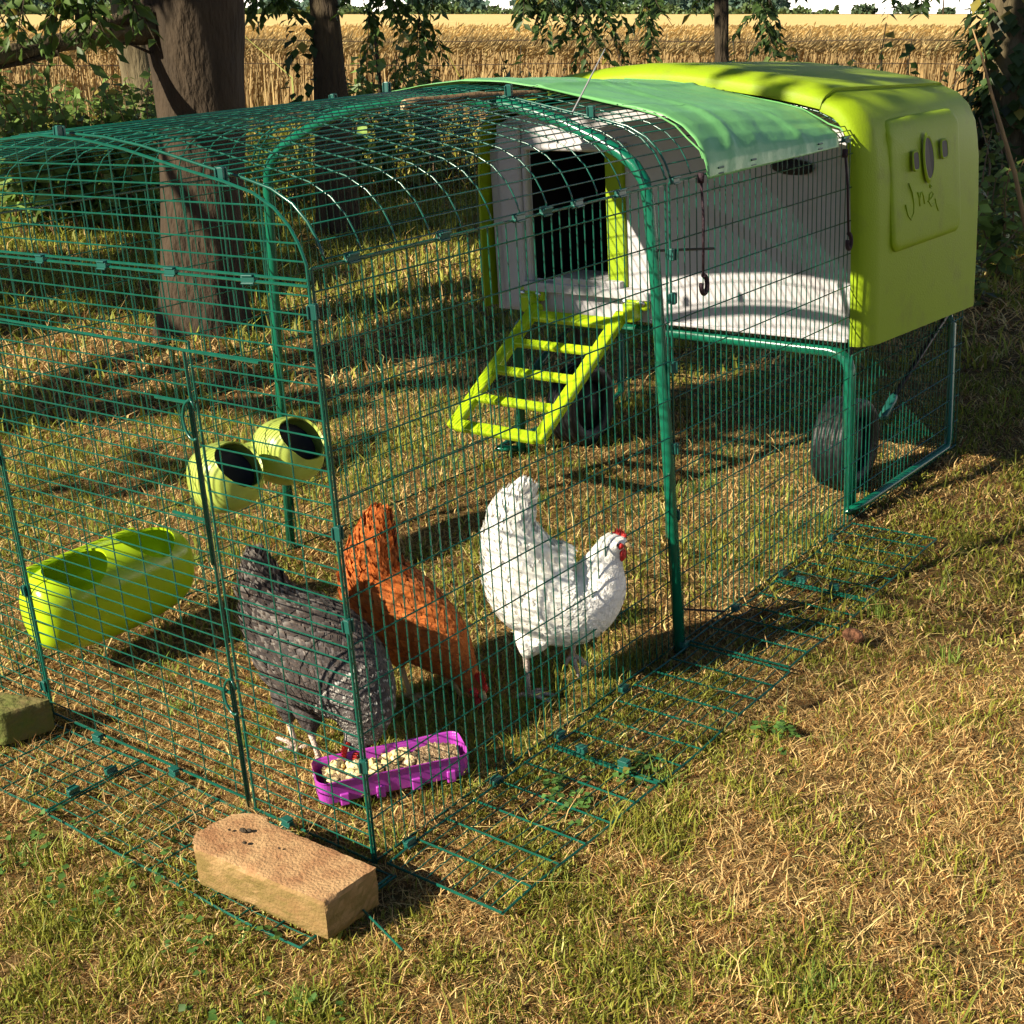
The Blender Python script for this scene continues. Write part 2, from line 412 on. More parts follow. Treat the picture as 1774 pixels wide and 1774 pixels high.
# side panels (both sides) in three lengths
def side_panel(x, y0, y1, zt=.835):
    m = MB(); n = round((y1-y0)/.0207)
    for i in range(n+1):
        y = y0+(y1-y0)*i/n; r = WF if i in (0, n) else WR
        m.tube([(x+J(),y,-.005),(x+J(.001),y,zt)], r, 5)
    k = 0
    while k*.0668 < zt: m.tube([(x+.002,y0,k*.0668+.006),(x+.002,y1,k*.0668+.006)], WR*1.1, 5); k += 1
    m.tube([(x,y0,zt),(x,y1,zt)], WF, 6); m.tube([(x,y0,.004),(x,y1,.004)], WF, 6)
    rb(m, 'side_panel')
for x in (0, -1):
    side_panel(x, .006, .80); side_panel(x, .812, 1.515)
    side_panel(x, 1.53, LEN, .385)
# back panel under the coop
m = MB()
for i in range(15): m.tube([(-i/14,LEN,0),(-i/14,LEN,.385)], WR, 5)
for i in range(18): m.tube([(0,LEN,.005+i*.0222),(-1,LEN,.005+i*.0222)], WR, 5)
rb(m, 'back_panel')
# roof panels
def roof_panel(y0, y1):
    m = MB(); n = round((y1-y0)/.0626)
    for i in range(n+1):
        y = y0+(y1-y0)*i/n
        m.tube([(a,y,rdrop(y,b)+.001) for a, b in PROF], WF if i in (0,n) else WR*1.15, 6)
    ns = round(ARC/.0225)
    for i in range(ns+1):
        a, b = arch(ARC*i/ns); dx = .0025*(1 if a > -.5 else -1)*(1 if (b < .9) else 0)
        m.tube([(a+dx,y0+(y1-y0)*q/4,rdrop(y0+(y1-y0)*q/4,b)+.0035) for q in range(5)], WR, 5)
    rb(m, 'roof_panel', smooth=True)
roof_panel(.03, .80); roof_panel(.815, 1.51)
# skirt panels lying on the lawn
def skirt(x0, x1, y0, y1, long_y):
    m = MB(); L0, L1 = (y0, y1) if long_y else (x0, x1); W0, W1 = (x0, x1) if long_y else (y0, y1)
    ncr = round((L1-L0)/.0626); nl = round((W1-W0)/.0225)
    def P(l, w_, dz=0):
        x, y = (w_, l) if long_y else (l, w_); return (x, y, float(gz(x, y))+(.0160 if long_y else .0095)+dz+.003*math.sin(9*l+3*w_)+.002*math.sin(23*l))
    for i in range(ncr+1):
        l = L0+(L1-L0)*i/ncr; m.tube([P(l, W0+(W1-W0)*k/4, .002) for k in range(5)], WF if i in (0,ncr) else .0017, 6)
    for j in range(nl+1):
        w_ = W0+(W1-W0)*j/nl; m.tube([P(L0+(L1-L0)*k/10, w_) for k in range(11)], WF if j in (0,nl) else WR, 5)
    rb(m, 'skirt_panel')
skirt(.028, .232, .0, .375, True); skirt(.030, .232, .382, .80, True); skirt(.026, .225, .812, 1.14, True); skirt(.024, .215, 1.15, 1.50, True)
skirt(-.50, .055, -.19, -.012, False); skirt(-1.02, -.508, -.185, -.012, False)
m = MB(); m.tube([(.062,-.03,.024),(.066,-.10,.026),(.182,-.135,.024)], .002, 5); rb(m, 'skirt_tie')
# thick hoop poles
def hoop_pole(y, zt=None):
    m = MB(); pts = [(.016,y-.012,.0),(-.008,y-.006,.42),(-.028,y,.70),(-.036,y,.80)]
    pts += [(-.044,y,.838),(-.062,y,.862),(-.09,y,.882),(-.136,y,.905),(-.206,y,.932),(-.255,y,.946),(-.317,y,.960),(-.40,y,.971),(-.5,y,.976)]
    pts += [(-1-a,b_,c_) for a, b_, c_ in pts[-2::-1]]
    m.tube(pts, .0105, 14); rb(m, 'hoop_pole', GP, smooth=True)
hoop_pole(.805)
# clips
clip_me = None
def clip(x, y, z, kind):
    """kind: 'v' upright edge, 'y' along y, 'x' along x, flat ones lie on the ground"""
    global clip_me
    if clip_me is None:
        c = MB(); c.quadbox((-.004,-.0045,-.010),(.004,.0045,.010)); c.quadbox((.0035,-.0065,-.0095),(.0062,-.003,.0095)); c.quadbox((.0035,.003,-.0095),(.0062,.0065,.0095)); c.quadbox((-.0062,-.0065,-.0085),(-.0035,.0065,.0085))
        o = c.build('clip', GC, run, bevel=.0012); clip_me = o; first = True
    else: o = clip_me.copy(); C.objects.link(o)
    o.matrix_parent_inverse = Matrix.Translation((.5,0,0))
    o.location = (x, y, z)
    o.rotation_euler = {'v': (J(.06), 0, .3+J(.3)), 'y': (PI/2, J(.2), 0), 'x': (0, PI/2, J(.1))}[kind]
for y in (.072,.244,.406,.470,.548,.663,.821,.963,1.078,1.34,1.462): clip(.004, y, .838, 'y')
for z in (.785,.50,.37,.16): clip(.003, -.001, z, 'v')
for z in (.647,.529,.384,.261,.72): clip(.006, .806, z, 'v')
for x, z in ((-.474,.991),(-.148,.941),(-.86,.945)): clip(x, .012, z, 'v')
for x in (-.549,-.402,-.255,-.104,-.7): clip(x, -.002, .818, 'x')
for z in (.482,.25,.071): clip(-.770, -.003, z, 'v')
for y in (.05,.245,.409,.594,.793,.98,1.174,1.40): clip(.026, y, .018, 'y')
for x, y in ((.09,.379),(.17,.379),(.08,1.146),(.15,1.146)): clip(x, y, .026, 'x')
for x in (-.16,-.42,-.62,-.85): clip(x, -.012, .02, 'x')
clip(-.504, -.07, .024, 'y'); clip(-.504, -.14, .024, 'y')
for x, z in ((-.32,.985),(-.607,.995),(-.75,.976),(-.82,.964),(-.148,.948)): clip(x, .808, z, 'v')
# dark ties sticking out of the pole
for (a, b, c_), (d, e, f) in (((-.02,.80,.726),(.012,.932,.71)), ((-.01,.82,.07),(.03,.93,.03))):
    m = MB(); m.tube([(a,b,c_),(d,e,f)], .0022, 6); rb(m, 'cable_tie', BLACK)
m = MB(); q0 = bp(990,198,1,.81); q1 = bp(1048,85,1,.90); q0 = Vector(q0); q1 = Vector(q1)
m.tube([q0, q0.lerp(q1,.5)+Vector((.003,0,.004)), q1], [.0016,.0015,.001], 6); rb(m, 'cable_tie', mat('grey_tie', (.25,.25,.25), .5))

# ---------------------------------------------------------------- coop
coop = empty('chicken_coop', (-.5,1.85,0), 0, 'lime green and grey plastic hen house raised on legs and wheels behind the run', 'chicken coop')
def cb(mb, name, mt, parent=None, **k):
    o = mb.build(name, mt, parent or coop, **k)
    if parent is None: o.matrix_parent_inverse = Matrix.Translation((.5,-1.85,0))
    return o
def cprof(ins=0, z0=.412, dz=0, drop=0):
    """shell outline, right bottom -> over the top -> left bottom, inset by ins"""
    half = [(.031,z0),(.030,.50),(.027,.64),(.022,.75),(.016,.80),(.009,.838),(-.006,.870),(-.030,.893),(-.065,.908),(-.12,.921),(-.20,.936),(-.30,.951),(-.40,.962),(-.5,.967)]
    out = []
    for i, (x, z) in enumerate(half):
        a = half[max(i-1,0)]; b = half[min(i+1,len(half)-1)]; t = Vector((b[0]-a[0], b[1]-a[1])).normalized(); n = Vector((-t.y, t.x))
        nx, nz = x+n.x*ins, z+(n.y*ins if i else 0)
        out.append((min(nx,.031) if ins >= 0 else nx, nz+dz-drop*(1 if z > .6 else 0)))
    out[-1] = (-.5, out[-1][1])
    return out+[(-1-x, z) for x, z in out[-2::-1]]
# grey body behind front face
def body_rows(y, ins=.034, z0=.40):
    return [(x,y,z) for x, z in cprof(ins, z0)]
mb = MB(); pts0 = body_rows(1.575); pts1 = [(x,y,z-.03*(z > .6)) for x,y,z in body_rows(2.15)]
mb.grid([pts0, pts1]); n = len(pts0)
b = len(mb.v); mb.v += pts1; mb.face(range(b, b+n)) # back wall
mb.v += [pts0[0], pts0[-1], pts1[-1], pts1[0]]; mb.face(range(b+n, b+n+4))
# front face with door opening
ox0, ox1, oz0, oz1 = -.872, -.600, .486, .80
def front_face(mb, y, pts, hole):
    hx0, hx1, hz0, hz1 = hole
    top = [p for p in pts]
    # columns of the wall left/right of the hole and strips above and below
    def topz(x):
        q = sorted([(p[0], p[2]) for p in top if True])
        best = None
        for (a, za), (b_, zb) in zip(q, q[1:]):
            if a <= x <= b_ and b_ > a: best = max(best or 0, za+(zb-za)*(x-a)/(b_-a))
        return best or .45
    xs = sorted(set([round(p[0],4) for p in top if p[2] > .79]+[hx0, hx1]+[-.93,-.8,-.7]))
    zb = .40
    for a, b_ in zip(xs, xs[1:]):
        inside = hx0-1e-6 <= a and b_ <= hx1+1e-6
        segs = [(zb, hz0), (hz1, None)] if inside else [(zb, None)]
        for s0, s1 in segs:
            i = len(mb.v); ta, tb = (topz(a), topz(b_)) if s1 is None else (s1, s1)
            mb.v += [(a,y,s0),(b_,y,s0),(b_,y,tb),(a,y,ta)]; mb.face((i,i+1,i+2,i+3))
    return mb
front_face(mb, 1.575, pts0, (ox0, ox1, oz0, oz1))
# sides of front face between the first arch point and shell
mb.quadbox((-.022,1.574,.40),(-.002,1.60,.80)); mb.quadbox((-.998,1.574,.40),(-.978,1.60,.80))
cb(mb, 'body', GREY, smooth=False)
# moulded surround, sill and left pillar
mb = MB(); mb.tube([(ox0-.012,1.572,oz0-.005),(ox0-.012,1.572,oz1+.006),(ox1+.012,1.572,oz1+.006)], .012, 10)
mb.quadbox((ox0-.02,1.545,oz0-.028),(ox1+.09,1.580,oz0-.004)); mb.quadbox((-.800,1.548,oz0-.006),(ox1-.002,1.66,oz0+.012))
cb(mb, 'door_surround', GREY, bevel=.006, smooth=True)
mb = MB(); mb.quadbox((-.965,1.560,.405),(-.895,1.576,.862)); cb(mb, 'moulded_rib', GREY, bevel=.012)
mb = MB(); mb.quadbox((-.54,1.566,.4005),(-.03,1.5745,.410)); cb(mb, 'lower_lip', GREY, bevel=.003)
# dark interior seen through the opening
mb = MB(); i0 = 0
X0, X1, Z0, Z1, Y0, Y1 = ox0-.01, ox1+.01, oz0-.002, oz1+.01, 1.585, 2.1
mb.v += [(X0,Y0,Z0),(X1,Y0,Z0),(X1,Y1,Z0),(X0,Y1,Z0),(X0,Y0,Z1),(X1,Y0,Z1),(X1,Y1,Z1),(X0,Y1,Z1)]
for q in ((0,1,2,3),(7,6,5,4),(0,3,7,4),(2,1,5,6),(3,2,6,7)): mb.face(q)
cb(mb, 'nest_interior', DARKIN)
mb = MB(); mb.quadbox((ox1-.048,1.565,oz0-.03),(ox1+.004,1.584,oz1-.002)); cb(mb, 'sliding_door', LIME, bevel=.005)
mb = MB(); Mx = Matrix.Translation((-.165,1.567,.770))@Matrix.Rotation(.05,4,'Y')@Matrix.Diagonal((.052,.010,.017,1)); rows = []
for i in range(9):
    a = -PI/2+PI*i/8; rows.append([Mx@Vector((math.cos(a)*math.cos(2*PI*k/20), math.sin(a), math.cos(a)*math.sin(2*PI*k/20))) for k in range(20)])
mb.grid(rows, closed=True); cb(mb, 'hand_grip', DARKIN, smooth=True)
# lime shell: side lids + roof lid, each a thick shell
def shell(name, sel, y0, y1, ins0, thick=.024, dz=0):
    rows = []
    ys = [y0, y0+.004, y0+.010, y0+.040, y0+.058, y1-.06, y1-.025, y1-.006, y1]
    sh = [.010, .004, -.002, -.014, -.016, -.012, 0, .016, .036]
    outs = []
    for y, s_ in zip(ys, sh):
        pr = cprof(ins0+s_, .412-(y-1.5)*.052, dz)
        outs.append([(x,y,z+(.004-.030*(y-1.5)/.67)*float(sstep(.55,.85,z))) for x, z in sel(pr)])
    inn = [[(x,y,z+(.004-.030*(y-1.5)/.67)*float(sstep(.55,.85,z))) for x, z in sel(cprof(ins0+thick, .412-(y-1.5)*.052, dz))] for y in (y1-.01, y0)]
    m = MB(); rows = [inn[1]]+outs+[inn[0]]+[inn[1]]
    m.grid(rows)
    for e in (0, -1):   # close the two cut edges
        b = len(m.v); m.v += [r[e] for r in rows[:-1]]; m.face(range(b, b+len(rows)-1))
    return m
NP = 27
sideR = lambda pr: pr[0:9]; sideL = lambda pr: pr[NP-9:NP]; top = lambda pr: pr[8:NP-8]
sd = cb(shell('side', sideR, 1.50, 2.18, 0), 'side_lid', LIME, smooth=True, weld=True)
sd2 = cb(shell('side', sideL, 1.535, 2.18, .008, .012), 'side_lid', LIME, smooth=True, weld=True)
rf = cb(shell('roof', top, 1.498, 2.165, -.006, .026), 'roof', LIME, smooth=True, weld=True)
for o in (sd, sd2, rf):
    try:
        o.data.set_sharp_from_angle(angle=math.radians(38))
    except Exception: pass
# hatch panel on the right side lid
def rrect(y0, y1, z0, z1, r, n=6):
    P = []
    for cy, cz, a0 in ((y1-r,z1-r,0),(y0+r,z1-r,PI/2),(y0+r,z0+r,PI),(y1-r,z0+r,1.5*PI)):
        for k in range(n+1):
            a = a0+PI/2*k/n; P.append((cy+r*math.cos(a), cz+r*math.sin(a)))
    return P
def xsurf(z):   # shell x at height z
    pr = [(a+.0165, b_-.010*float(sstep(.55,.85,b_))) for a, b_ in cprof(0)[:9]]
    for (a, za), (b_, zb) in zip(pr, pr[1:]):
        if za <= z <= zb: return a+(b_-a)*(z-za)/(zb-za)
    return pr[-1][0] if z > pr[-1][1] else .0475
hatch = MB(); c0 = rrect(1.605, 1.985, .592, .862, .028)
def shear(P): return [(y, z-(y-1.6)*.02) for y, z in P]
rows = []
for s_, off in ((0, -.004), (0, .004), (.004, .0075), (.012, .0085)):
    cy, cz = 1.795, .727
    P = [(cy+(y-cy)*(1-s_/.19), cz+(z-cz)*(1-s_/.13)) for y, z in c0]
    rows.append([(xsurf(z)+off, y, z) for y, z in shear(P)])
hatch.grid(rows, closed=True); 
NB = len(rows[-1]); 
# fill with a grid fan following the surface
cyc = shear([(1.795, .727)])[0]
for k_ in range(1, 6):
    f = 1-k_/6
    P = [(1.795+(y-1.795)*f, .727+(z-.727)*f) for y, z in c0]
    rows2 = [(xsurf(z)+.0085, y, z) for y, z in shear(P)]
    b = len(hatch.v); hatch.v += rows2
    for k in range(NB): hatch.face((b-NB+k, b-NB+(k+1)%NB, b+(k+1)%NB, b+k))
b = len(hatch.v); hatch.face([b-NB+k for k in range(NB)])
ho = hatch.build('hatch', LIME, sd, smooth=True, weld=True)
try: ho.data.set_sharp_from_angle(angle=math.radians(40))
except Exception: pass
def oval(name, y, z, ry, rz, mt, par, sq=2.0, off=.0150):
    m = MB(); n = 28; ring = []
    P = []
    for k in range(n):
        a = 2*PI*k/n; c_, s_ = math.cos(a), math.sin(a)
        yy = ry*abs(c_)**(2/sq)*(1 if c_ > 0 else -1); zz = rz*abs(s_)**(2/sq)*(1 if s_ > 0 else -1); P.append((y+yy, z+zz))
    rws = [[(xsurf(b_)+off+o_, y+(a-y)*f, z+(b_-z)*f) for a, b_ in P] for f, o_ in ((1.22,-.0015),(1.12,.0022),(1.0,.0018),(.93,.0004))]
    m.grid(rws, closed=True); b = len(m.v)
    m2 = MB(); q = [(xsurf(b_)+off+.0012, y+(a-y)*.96, z+(b_-z)*.96) for a, b_ in P]; m2.v += q; m2.face(range(n))
    m.build(name+'_rim', LIME, par, smooth=True); m2.build(name, mt, par)
oval('finger_grip', 1.778, .768, .024, .044, DARKIN, sd)
oval('vent', 1.708, .770, .014, .018, DARKIN, sd, 4)
oval('vent', 1.866, .778, .016, .018, DARKIN, sd, 4)
# faint moulded script on the hatch
k5 = 1389/274
def hp(pts): 
    out = []
    for a, b_ in pts:
        q = bp(1500+a/k5, 150+b_/k5, 0, .055); out.append((xsurf(q[2])+.0088, q[1], q[2]))
    return out
for st in ([(405,850),(432,930),(442,1030),(436,1110),(410,1172),(385,1130),(370,1040)],
           [(478,930),(488,980),(492,1050)], [(490,1000),(502,940),(516,925),(526,960),(532,1030)],
           [(560,1010),(590,985),(612,950),(600,925),(578,950),(570,1010),(590,1050),(615,1030)],
           [(585,865),(600,870),(598,888),(585,885),(585,865)], [(625,985),(634,1040),(648,1090)]):
    m = MB(); m.tube(hp(st), .0016, 6); m.build('moulded_letter', LIME, sd, smooth=True)
# ladder
lad = empty('ladder', (0,0,0)); lad.parent = coop; lad.matrix_parent_inverse = Matrix.Translation((.5,-1.85,0))
A0, A1 = Vector((-.865,1.535,.418)), Vector((-.578,1.535,.418)); B0, B1 = Vector((-.889,1.215,.19)), Vector((-.604,1.217,.19))
nrm = (A1-A0).cross(B0-A0).normalized(); nrm = nrm if nrm.z > 0 else -nrm
def flatbar(m, a, b, w_, t, side):
    d = (b-a).normalized(); s_ = side.normalized(); n_ = nrm
    i = len(m.v)
    for p in (a, b):
        for sx, sn in ((-1,-1),(1,-1),(1,1),(-1,1)): m.v.append(tuple(p+s_*w_*sx/2+n_*t*sn/2))
    for q in ((0,1,5,4),(1,2,6,5),(2,3,7,6),(3,0,4,7),(0,3,2,1),(4,5,6,7)): m.face([i+k for k in q])
sx = (A1-A0).normalized(); sy = (B0-A0).normalized()
for a, b in ((A0, B0), (A1, B1)):
    mb = MB(); s_ = sx*(.016 if a is A0 else -.016)
    flatbar(mb, a+s_-sy*.012, b+s_, .034, .022, sx); mb.build('rail', LIME2, lad, bevel=.006)
for k in range(5):
    t = [.06, .29, .52, .75, .975][k]; a = A0.lerp(B0, t)+sx*.02; b = A1.lerp(B1, t)-sx*.02
    mb = MB(); flatbar(mb, a, b, .030 if k in (0,4) else .022, .018, sy); mb.build('rung', LIME2, lad, bevel=.006)
for x in (-.872, -.565):
    mb = MB(); mb.quadbox((x-.036,1.548,.432),(x+.036,1.570,.470)); mb.quadbox((x-.016,1.520,.408),(x+.016,1.565,.455)); br = mb.build('hinge_bracket', LIME2, lad, bevel=.008)
    for dx in (-.024, .024):
        mb = MB(); mb.lathe([(.0001,.006),(.005,.0055),(.008,.003),(.008,0)], Matrix.Translation((x+dx,1.547,.452))@Matrix.Rotation(PI/2,4,'X'), 14); mb.build('bolt', STEEL, br, smooth=True)
# stand, wheels and levers
mb = MB(); pts = [(-.026,1.60,.0),(-.036,1.60,.33),(-.042,1.60,.352),(-.06,1.60,.366),(-.085,1.60,.371),(-.5,1.60,.375)]
pts += [(-1-a,b_,c_) for a, b_, c_ in pts[-2::-1]]
mb.tube(pts, .0135, 14); mb.tube([(-.026,1.60,.012),(.0,1.53,.03),(.008,1.60,.03),(.006,2.09,.022),(.0,2.125,.04),(-.01,2.13,.33),(-.03,2.12,.375),(-.2,2.12,.378)], .010, 12)
mb.tube([(-.974,1.60,.012),(-1,1.53,.03),(-1.008,1.60,.03),(-1.006,2.09,.022),(-1,2.125,.04),(-.99,2.13,.33),(-.97,2.12,.375),(-.8,2.12,.378)], .010, 12)
cb(mb, 'stand_frame', GP, smooth=True)
for x in (0.0, -1.0):
    mb = MB(); mb.tube([(x-.005,2.08,.365),(x-.004,1.77,.232)], .0065, 8); lv = cb(mb, 'lever', BLACK, smooth=True)
    mb = MB(); mb.tube([(x-.004,1.775,.235),(x-.004,1.765,.228),(x-.004,1.715,.200),(x-.004,1.710,.197)], [.008,.011,.011,.007], 10); mb.build('lever_grip', GC, lv, smooth=True)
for x in (-.115, -.885):
    W = empty('wheel', (0,0,0)); W.parent = coop; W.matrix_parent_inverse = Matrix.Translation((.5,-1.85,0))
    M = Matrix.Translation((x,1.76,.108))@Matrix.Rotation(PI/2,4,'Y')
    mb = MB(); mb.lathe([(.068,-.036),(.092,-.043),(.104,-.040),(.108,-.034),(.108,-.026),(.105,-.024),(.105,-.020),(.109,-.018),(.1095,-.010),(.1065,-.008),(.1065,-.004),(.110,-.002),(.110,.002),(.1065,.004),(.1065,.008),(.1095,.010),(.109,.018),(.105,.020),(.105,.024),(.108,.026),(.108,.034),(.104,.040),(.092,.043),(.068,.036),(.066,.032),(.066,-.032),(.068,-.036)], M, 40); mb.build('tyre', BLACK, W, smooth=True)
    mb = MB(); mb.lathe([(.0001,-.030),(.02,-.034),(.024,-.024),(.066,-.018),(.067,.018),(.024,.024),(.02,.034),(.0001,.030)], M, 32); mb.build('rim', DARKIN, W, smooth=True)
    mb = MB(); mb.tube([(x,1.76,.108),(x,1.76,.36)], .011, 8); mb.build('strut', BLACK, W)
# ---------------------------------------------------------------- shade cover on the roof
def tarp():
    rows = []; NY, NS = 44, 150
    for j in range(NY+1):
        v = j/NY; y = .905+v*.535; row = []
        for i in range(NS+1):
            s = i/NS*ARC*.76; x, z = arch(s)
            x2, z2 = arch(min(s+.02, ARC)); x1, z1 = arch(max(s-.02, 0)); t = Vector((x2-x1, z2-z1)); t.normalize(); n = Vector((t.y, -t.x)); n = -n if n.y < 0 and z > .86 else n
            if z <= .86: n = Vector((1,0)) if x > -.5 else Vector((-1,0))
            wv = .0012*math.sin(30*y+11*x)*math.sin(5*x+2)+.0006*math.sin(70*y+3*math.sin(14*x))
            # diagonal creases
            wv += .004*math.exp(-((y-1.02-.30*(s-.05))/.012)**2)*(1 if s < .45 else 0)
            wv += .003*math.exp(-((y-1.25+.22*(s-.2))/.010)**2)+.004*math.exp(-((x+.33)/.008)**2)
            hang = .003 if 0 < s < ARC else 0
            off = .010+wv*(1 if .03 < s < ARC-.03 else .4)
            yy = y+(.012*math.sin(6*s+1) if j in (0,) else .012*math.sin(6*s+1)*(1-v))-.02*v*max(0, .12-s)/.12
            row.append((x+n.x*off, yy, rdrop(yy,z)+n.y*off-(.012 if s < .01 or s > ARC-.01 else 0)))
        rows.append(row)
    m = MB(); m.grid(rows)
    o = m.build('shade_cover', TARP, None, smooth=True, solid=.0012)
    tag(o, 'pale green plastic shade sheet stretched over the arched roof beside the hen house', 'shade cover'); return o
tp = tarp()
m = MB()
for y in (.905, 1.44):
    m = MB(); m.tube([(a+ (.012 if a > -.02 else 0), y, rdrop(y,b_)+.011) for a, b_ in PROF[1:12]], .0014, 5); m.build('hem', TARP, tp)
def cord(y, zt, zb, lab, dy=0):
    m = MB(); m.tube([(.014,y,zt),(.018,y+dy*.3,zt-(zt-zb)*.4),(.016,y+dy,zb)], .0026, 6)
    o = m.build('bungee_cord', CORD, None, smooth=True); tag(o, lab, 'bungee cord', 'bungee cords holding down the shade cover')
    h = MB(); h.tube([(.016+.001*k/4, y+dy+.0115*math.sin(k/14*5.0), zb-.016+.0155*math.cos(k/14*5.0)) for k in range(15)], .0042, 8)
    h.build('hook', CORD, o, smooth=True)
    h = MB(); h.tube([(.013,y,zt-.006),(.014,y,zt+.010)], .006, 8); h.build('knot', CORD, o, smooth=True)
cord(.888, .832, .672, 'dark hanging bungee cord with hook at the near corner of the green shade sheet')
cord(1.440, .812, .655, 'dark hanging bungee cord with hook beside the lime hen house edge', .02)
# stick on the roof
s0 = Vector(bp(700,181,2,.985)); s1 = Vector(bp(820,168,2,1.003)); s2 = Vector((-.12,.60,.972))
sa = Vector(bp(702,181,1,.62)); sb = Vector(bp(945,163,1,.915))
mb = MB(); P = []
for k in range(13):
    t = k/12; p = sa.lerp(sb, t); p.z += .004*math.sin(PI*t)+.001*math.sin(17*t); P.append(p)
mb.tube(P, [.0085*(1-.25*t/12)+.0006*math.sin(t*2.3) for t in range(13)], 10)
st = tag(mb.build('stick', STICK, None, smooth=True), 'bare brown stick lying across the top of the wire roof', 'stick')
mb = MB(); d = (sa-sb).normalized(); mb.tube([sa, sa+d*.006], [.0082,.0065], 10)
mb.tube([sa+Vector((0,0,-.003)), sa+d*.004+Vector((-.004,0,-.010))], [.005,.004], 8)
mb.build('cut_end', STICKE, st)

# ---------------------------------------------------------------- feeders on the left wall
def pod(cx, cy, cz, ry, rx, rz, open_dir, mt, n=36, mrow=22, op=.62, thick=.004, tilt=0):
    """rounded bucket with a mouth: squashed sphere with the part along open_dir cut away, doubled inside"""
    M = Matrix.Translation((cx,cy,cz)); od = Vector(open_dir).normalized(); q = Vector((0,0,1)).rotation_difference(od).to_matrix().to_4x4()
    m = MB(); rows = []
    a1 = math.acos(op)
    for i in range(mrow+1):
        a = PI-(PI-a1)*i/mrow; rows.append([(max(math.sin(a),1e-4), math.cos(a), 2*PI*k/n) for k in range(n)])
    def X(r, z, t, s):
        v = q@Vector((r*math.cos(t), r*math.sin(t), z)); 
        e = .78
        g = lambda u: math.copysign(abs(u)**e, u)
        v = Vector((g(v.x), g(v.y), g(v.z)))
        return M@Vector((v.x*(rx-s), v.y*(ry-s), v.z*(rz-s)))
    R1 = [[X(r, z, t, 0) for r, z, t in row] for row in rows]; R2 = [[X(r, z, t, thick) for r, z, t in row] for row in rows]
    lip = [[X(r*1.03, z, t, -.002) for r, z, t in rows[-1]]]
    m.grid(R1+lip+R2[::-1], closed=True)
    return m
fd = empty('feeder', (-.90,.25,.05), 0, 'long lime green feeding trough with two open mouths hung low on the left wire wall', 'feeder', 'lime feeders hung on the left wall')
def fb(m, name, mt, par, loc, **k):
    o = m.build(name, mt, par, **k); o.matrix_parent_inverse = Matrix.Translation([-c for c in loc]); return o
FL = (-.90,.25,.05)
# trough: swept D section with two mouths made by raised rims
def trough(y0, y1, x0, x1, z0, z1, dz):
    m = MB(); n = 28; NYS = 40; rows = []; inner = []
    for j in range(NYS+1):
        t = .5-.5*math.cos(PI*j/NYS); y = y0+(y1-y0)*t
        e = max(1-abs(2*t-1)**2.6, .0)**.5
        sc = .30+.70*e
        rim = z1+dz*(.5-t)-.016*math.exp(-((t-.27)/.13)**2)-.016*math.exp(-((t-.75)/.13)**2)+.012*(1-e)
        row = []; rin = []
        for k in range(n+1):
            a = PI*k/n      # from back rim down round to front rim
            u = (1-math.cos(a))/2; x = x0+(x1-x0)*(u if True else 0)
            depth = math.sin(a)**.75
            zb = z0+(1-sc)*.11
            z = rim-(rim-zb)*depth
            bul = 1+.10*math.sin(a)
            xx = (x0+x1)/2+(x-(x0+x1)/2)*sc*bul
            row.append((xx, y, z)); rin.append(((x0+x1)/2+(xx-(x0+x1)/2)*.93, y, z+.004*math.sin(a)))
        rows.append(row); inner.append(rin)
    m.grid(rows); m.grid(inner, flip=True)
    for j in range(NYS):
        for src in (0, n):
            b = len(m.v); m.v += [rows[j][src], rows[j+1][src], inner[j+1][src], inner[j][src]]; m.face((b,b+1,b+2,b+3))
    for r, q in ((rows[0], inner[0]), (rows[-1], inner[-1])):
        b = len(m.v); m.v += r; m.face(range(b, b+n+1))
    return m
def barrel(cx, cy, cz, rx, ry, rz):
    m = MB(); rows = []
    for j in range(41):
        a = -PI/2+PI*j/40; sy_ = math.copysign(abs(math.sin(a))**.75, math.sin(a)); c_ = max(math.cos(a), 1e-4)**.42
        rows.append([(cx+rx*c_*math.copysign(abs(math.cos(t))**.85, math.cos(t)), cy+ry*sy_, cz+rz*c_*math.copysign(abs(math.sin(t))**.85, math.sin(t))*(1 if math.sin(t) < 0 else .80)) for t in [2*PI*k/48 for k in range(48)]])
    m.grid(rows, closed=True); return m
def cut(o, holes, d):
    cuts = []
    for (c_, ra, rb_) in holes:
        q = Vector((0,0,1)).rotation_difference(Vector(d)).to_matrix().to_4x4(); m = MB()
        M = Matrix.Translation(c_)@q; m.grid([[M@Vector((rb_*math.cos(2*PI*k/40), ra*math.sin(2*PI*k/40), z)) for k in range(40)] for z in (-.005, .2)], closed=True)
        m.face(range(40)); m.face(range(40, 80)); co = m.build('cutter', LIME2, None, weld=True); cuts.append(co)
        md = o.modifiers.new('cut', 'BOOLEAN'); md.object = co; md.operation = 'DIFFERENCE'; md.solver = 'EXACT'
    bpy.context.view_layer.update(); dg = bpy.context.evaluated_depsgraph_get()
    me = bpy.data.meshes.new_from_object(o.evaluated_get(dg)); o.modifiers.clear(); o.data = me
    for p_ in me.polygons: p_.use_smooth = True
    try: me.set_sharp_from_angle(angle=math.radians(40))
    except Exception: pass
    for co in cuts: bpy.data.objects.remove(co, do_unlink=True)
bo = fb(barrel(-.907, .245, .140, .072, .172, .098), 'trough', LIME2, fd, FL, smooth=True, weld=True, solid=.0045)
cut(bo, [(Vector((-.902,.168,.160)), .060, .056), (Vector((-.902,.328,.160)), .056, .054)], (.22,0,1))
bo.modifiers.new('soft', 'BEVEL').width = .0012
m = MB(); m.quadbox((-.990,.12,.10),(-.974,.37,.20)); fb(m, 'back_plate', LIME2, fd, FL, bevel=.007)
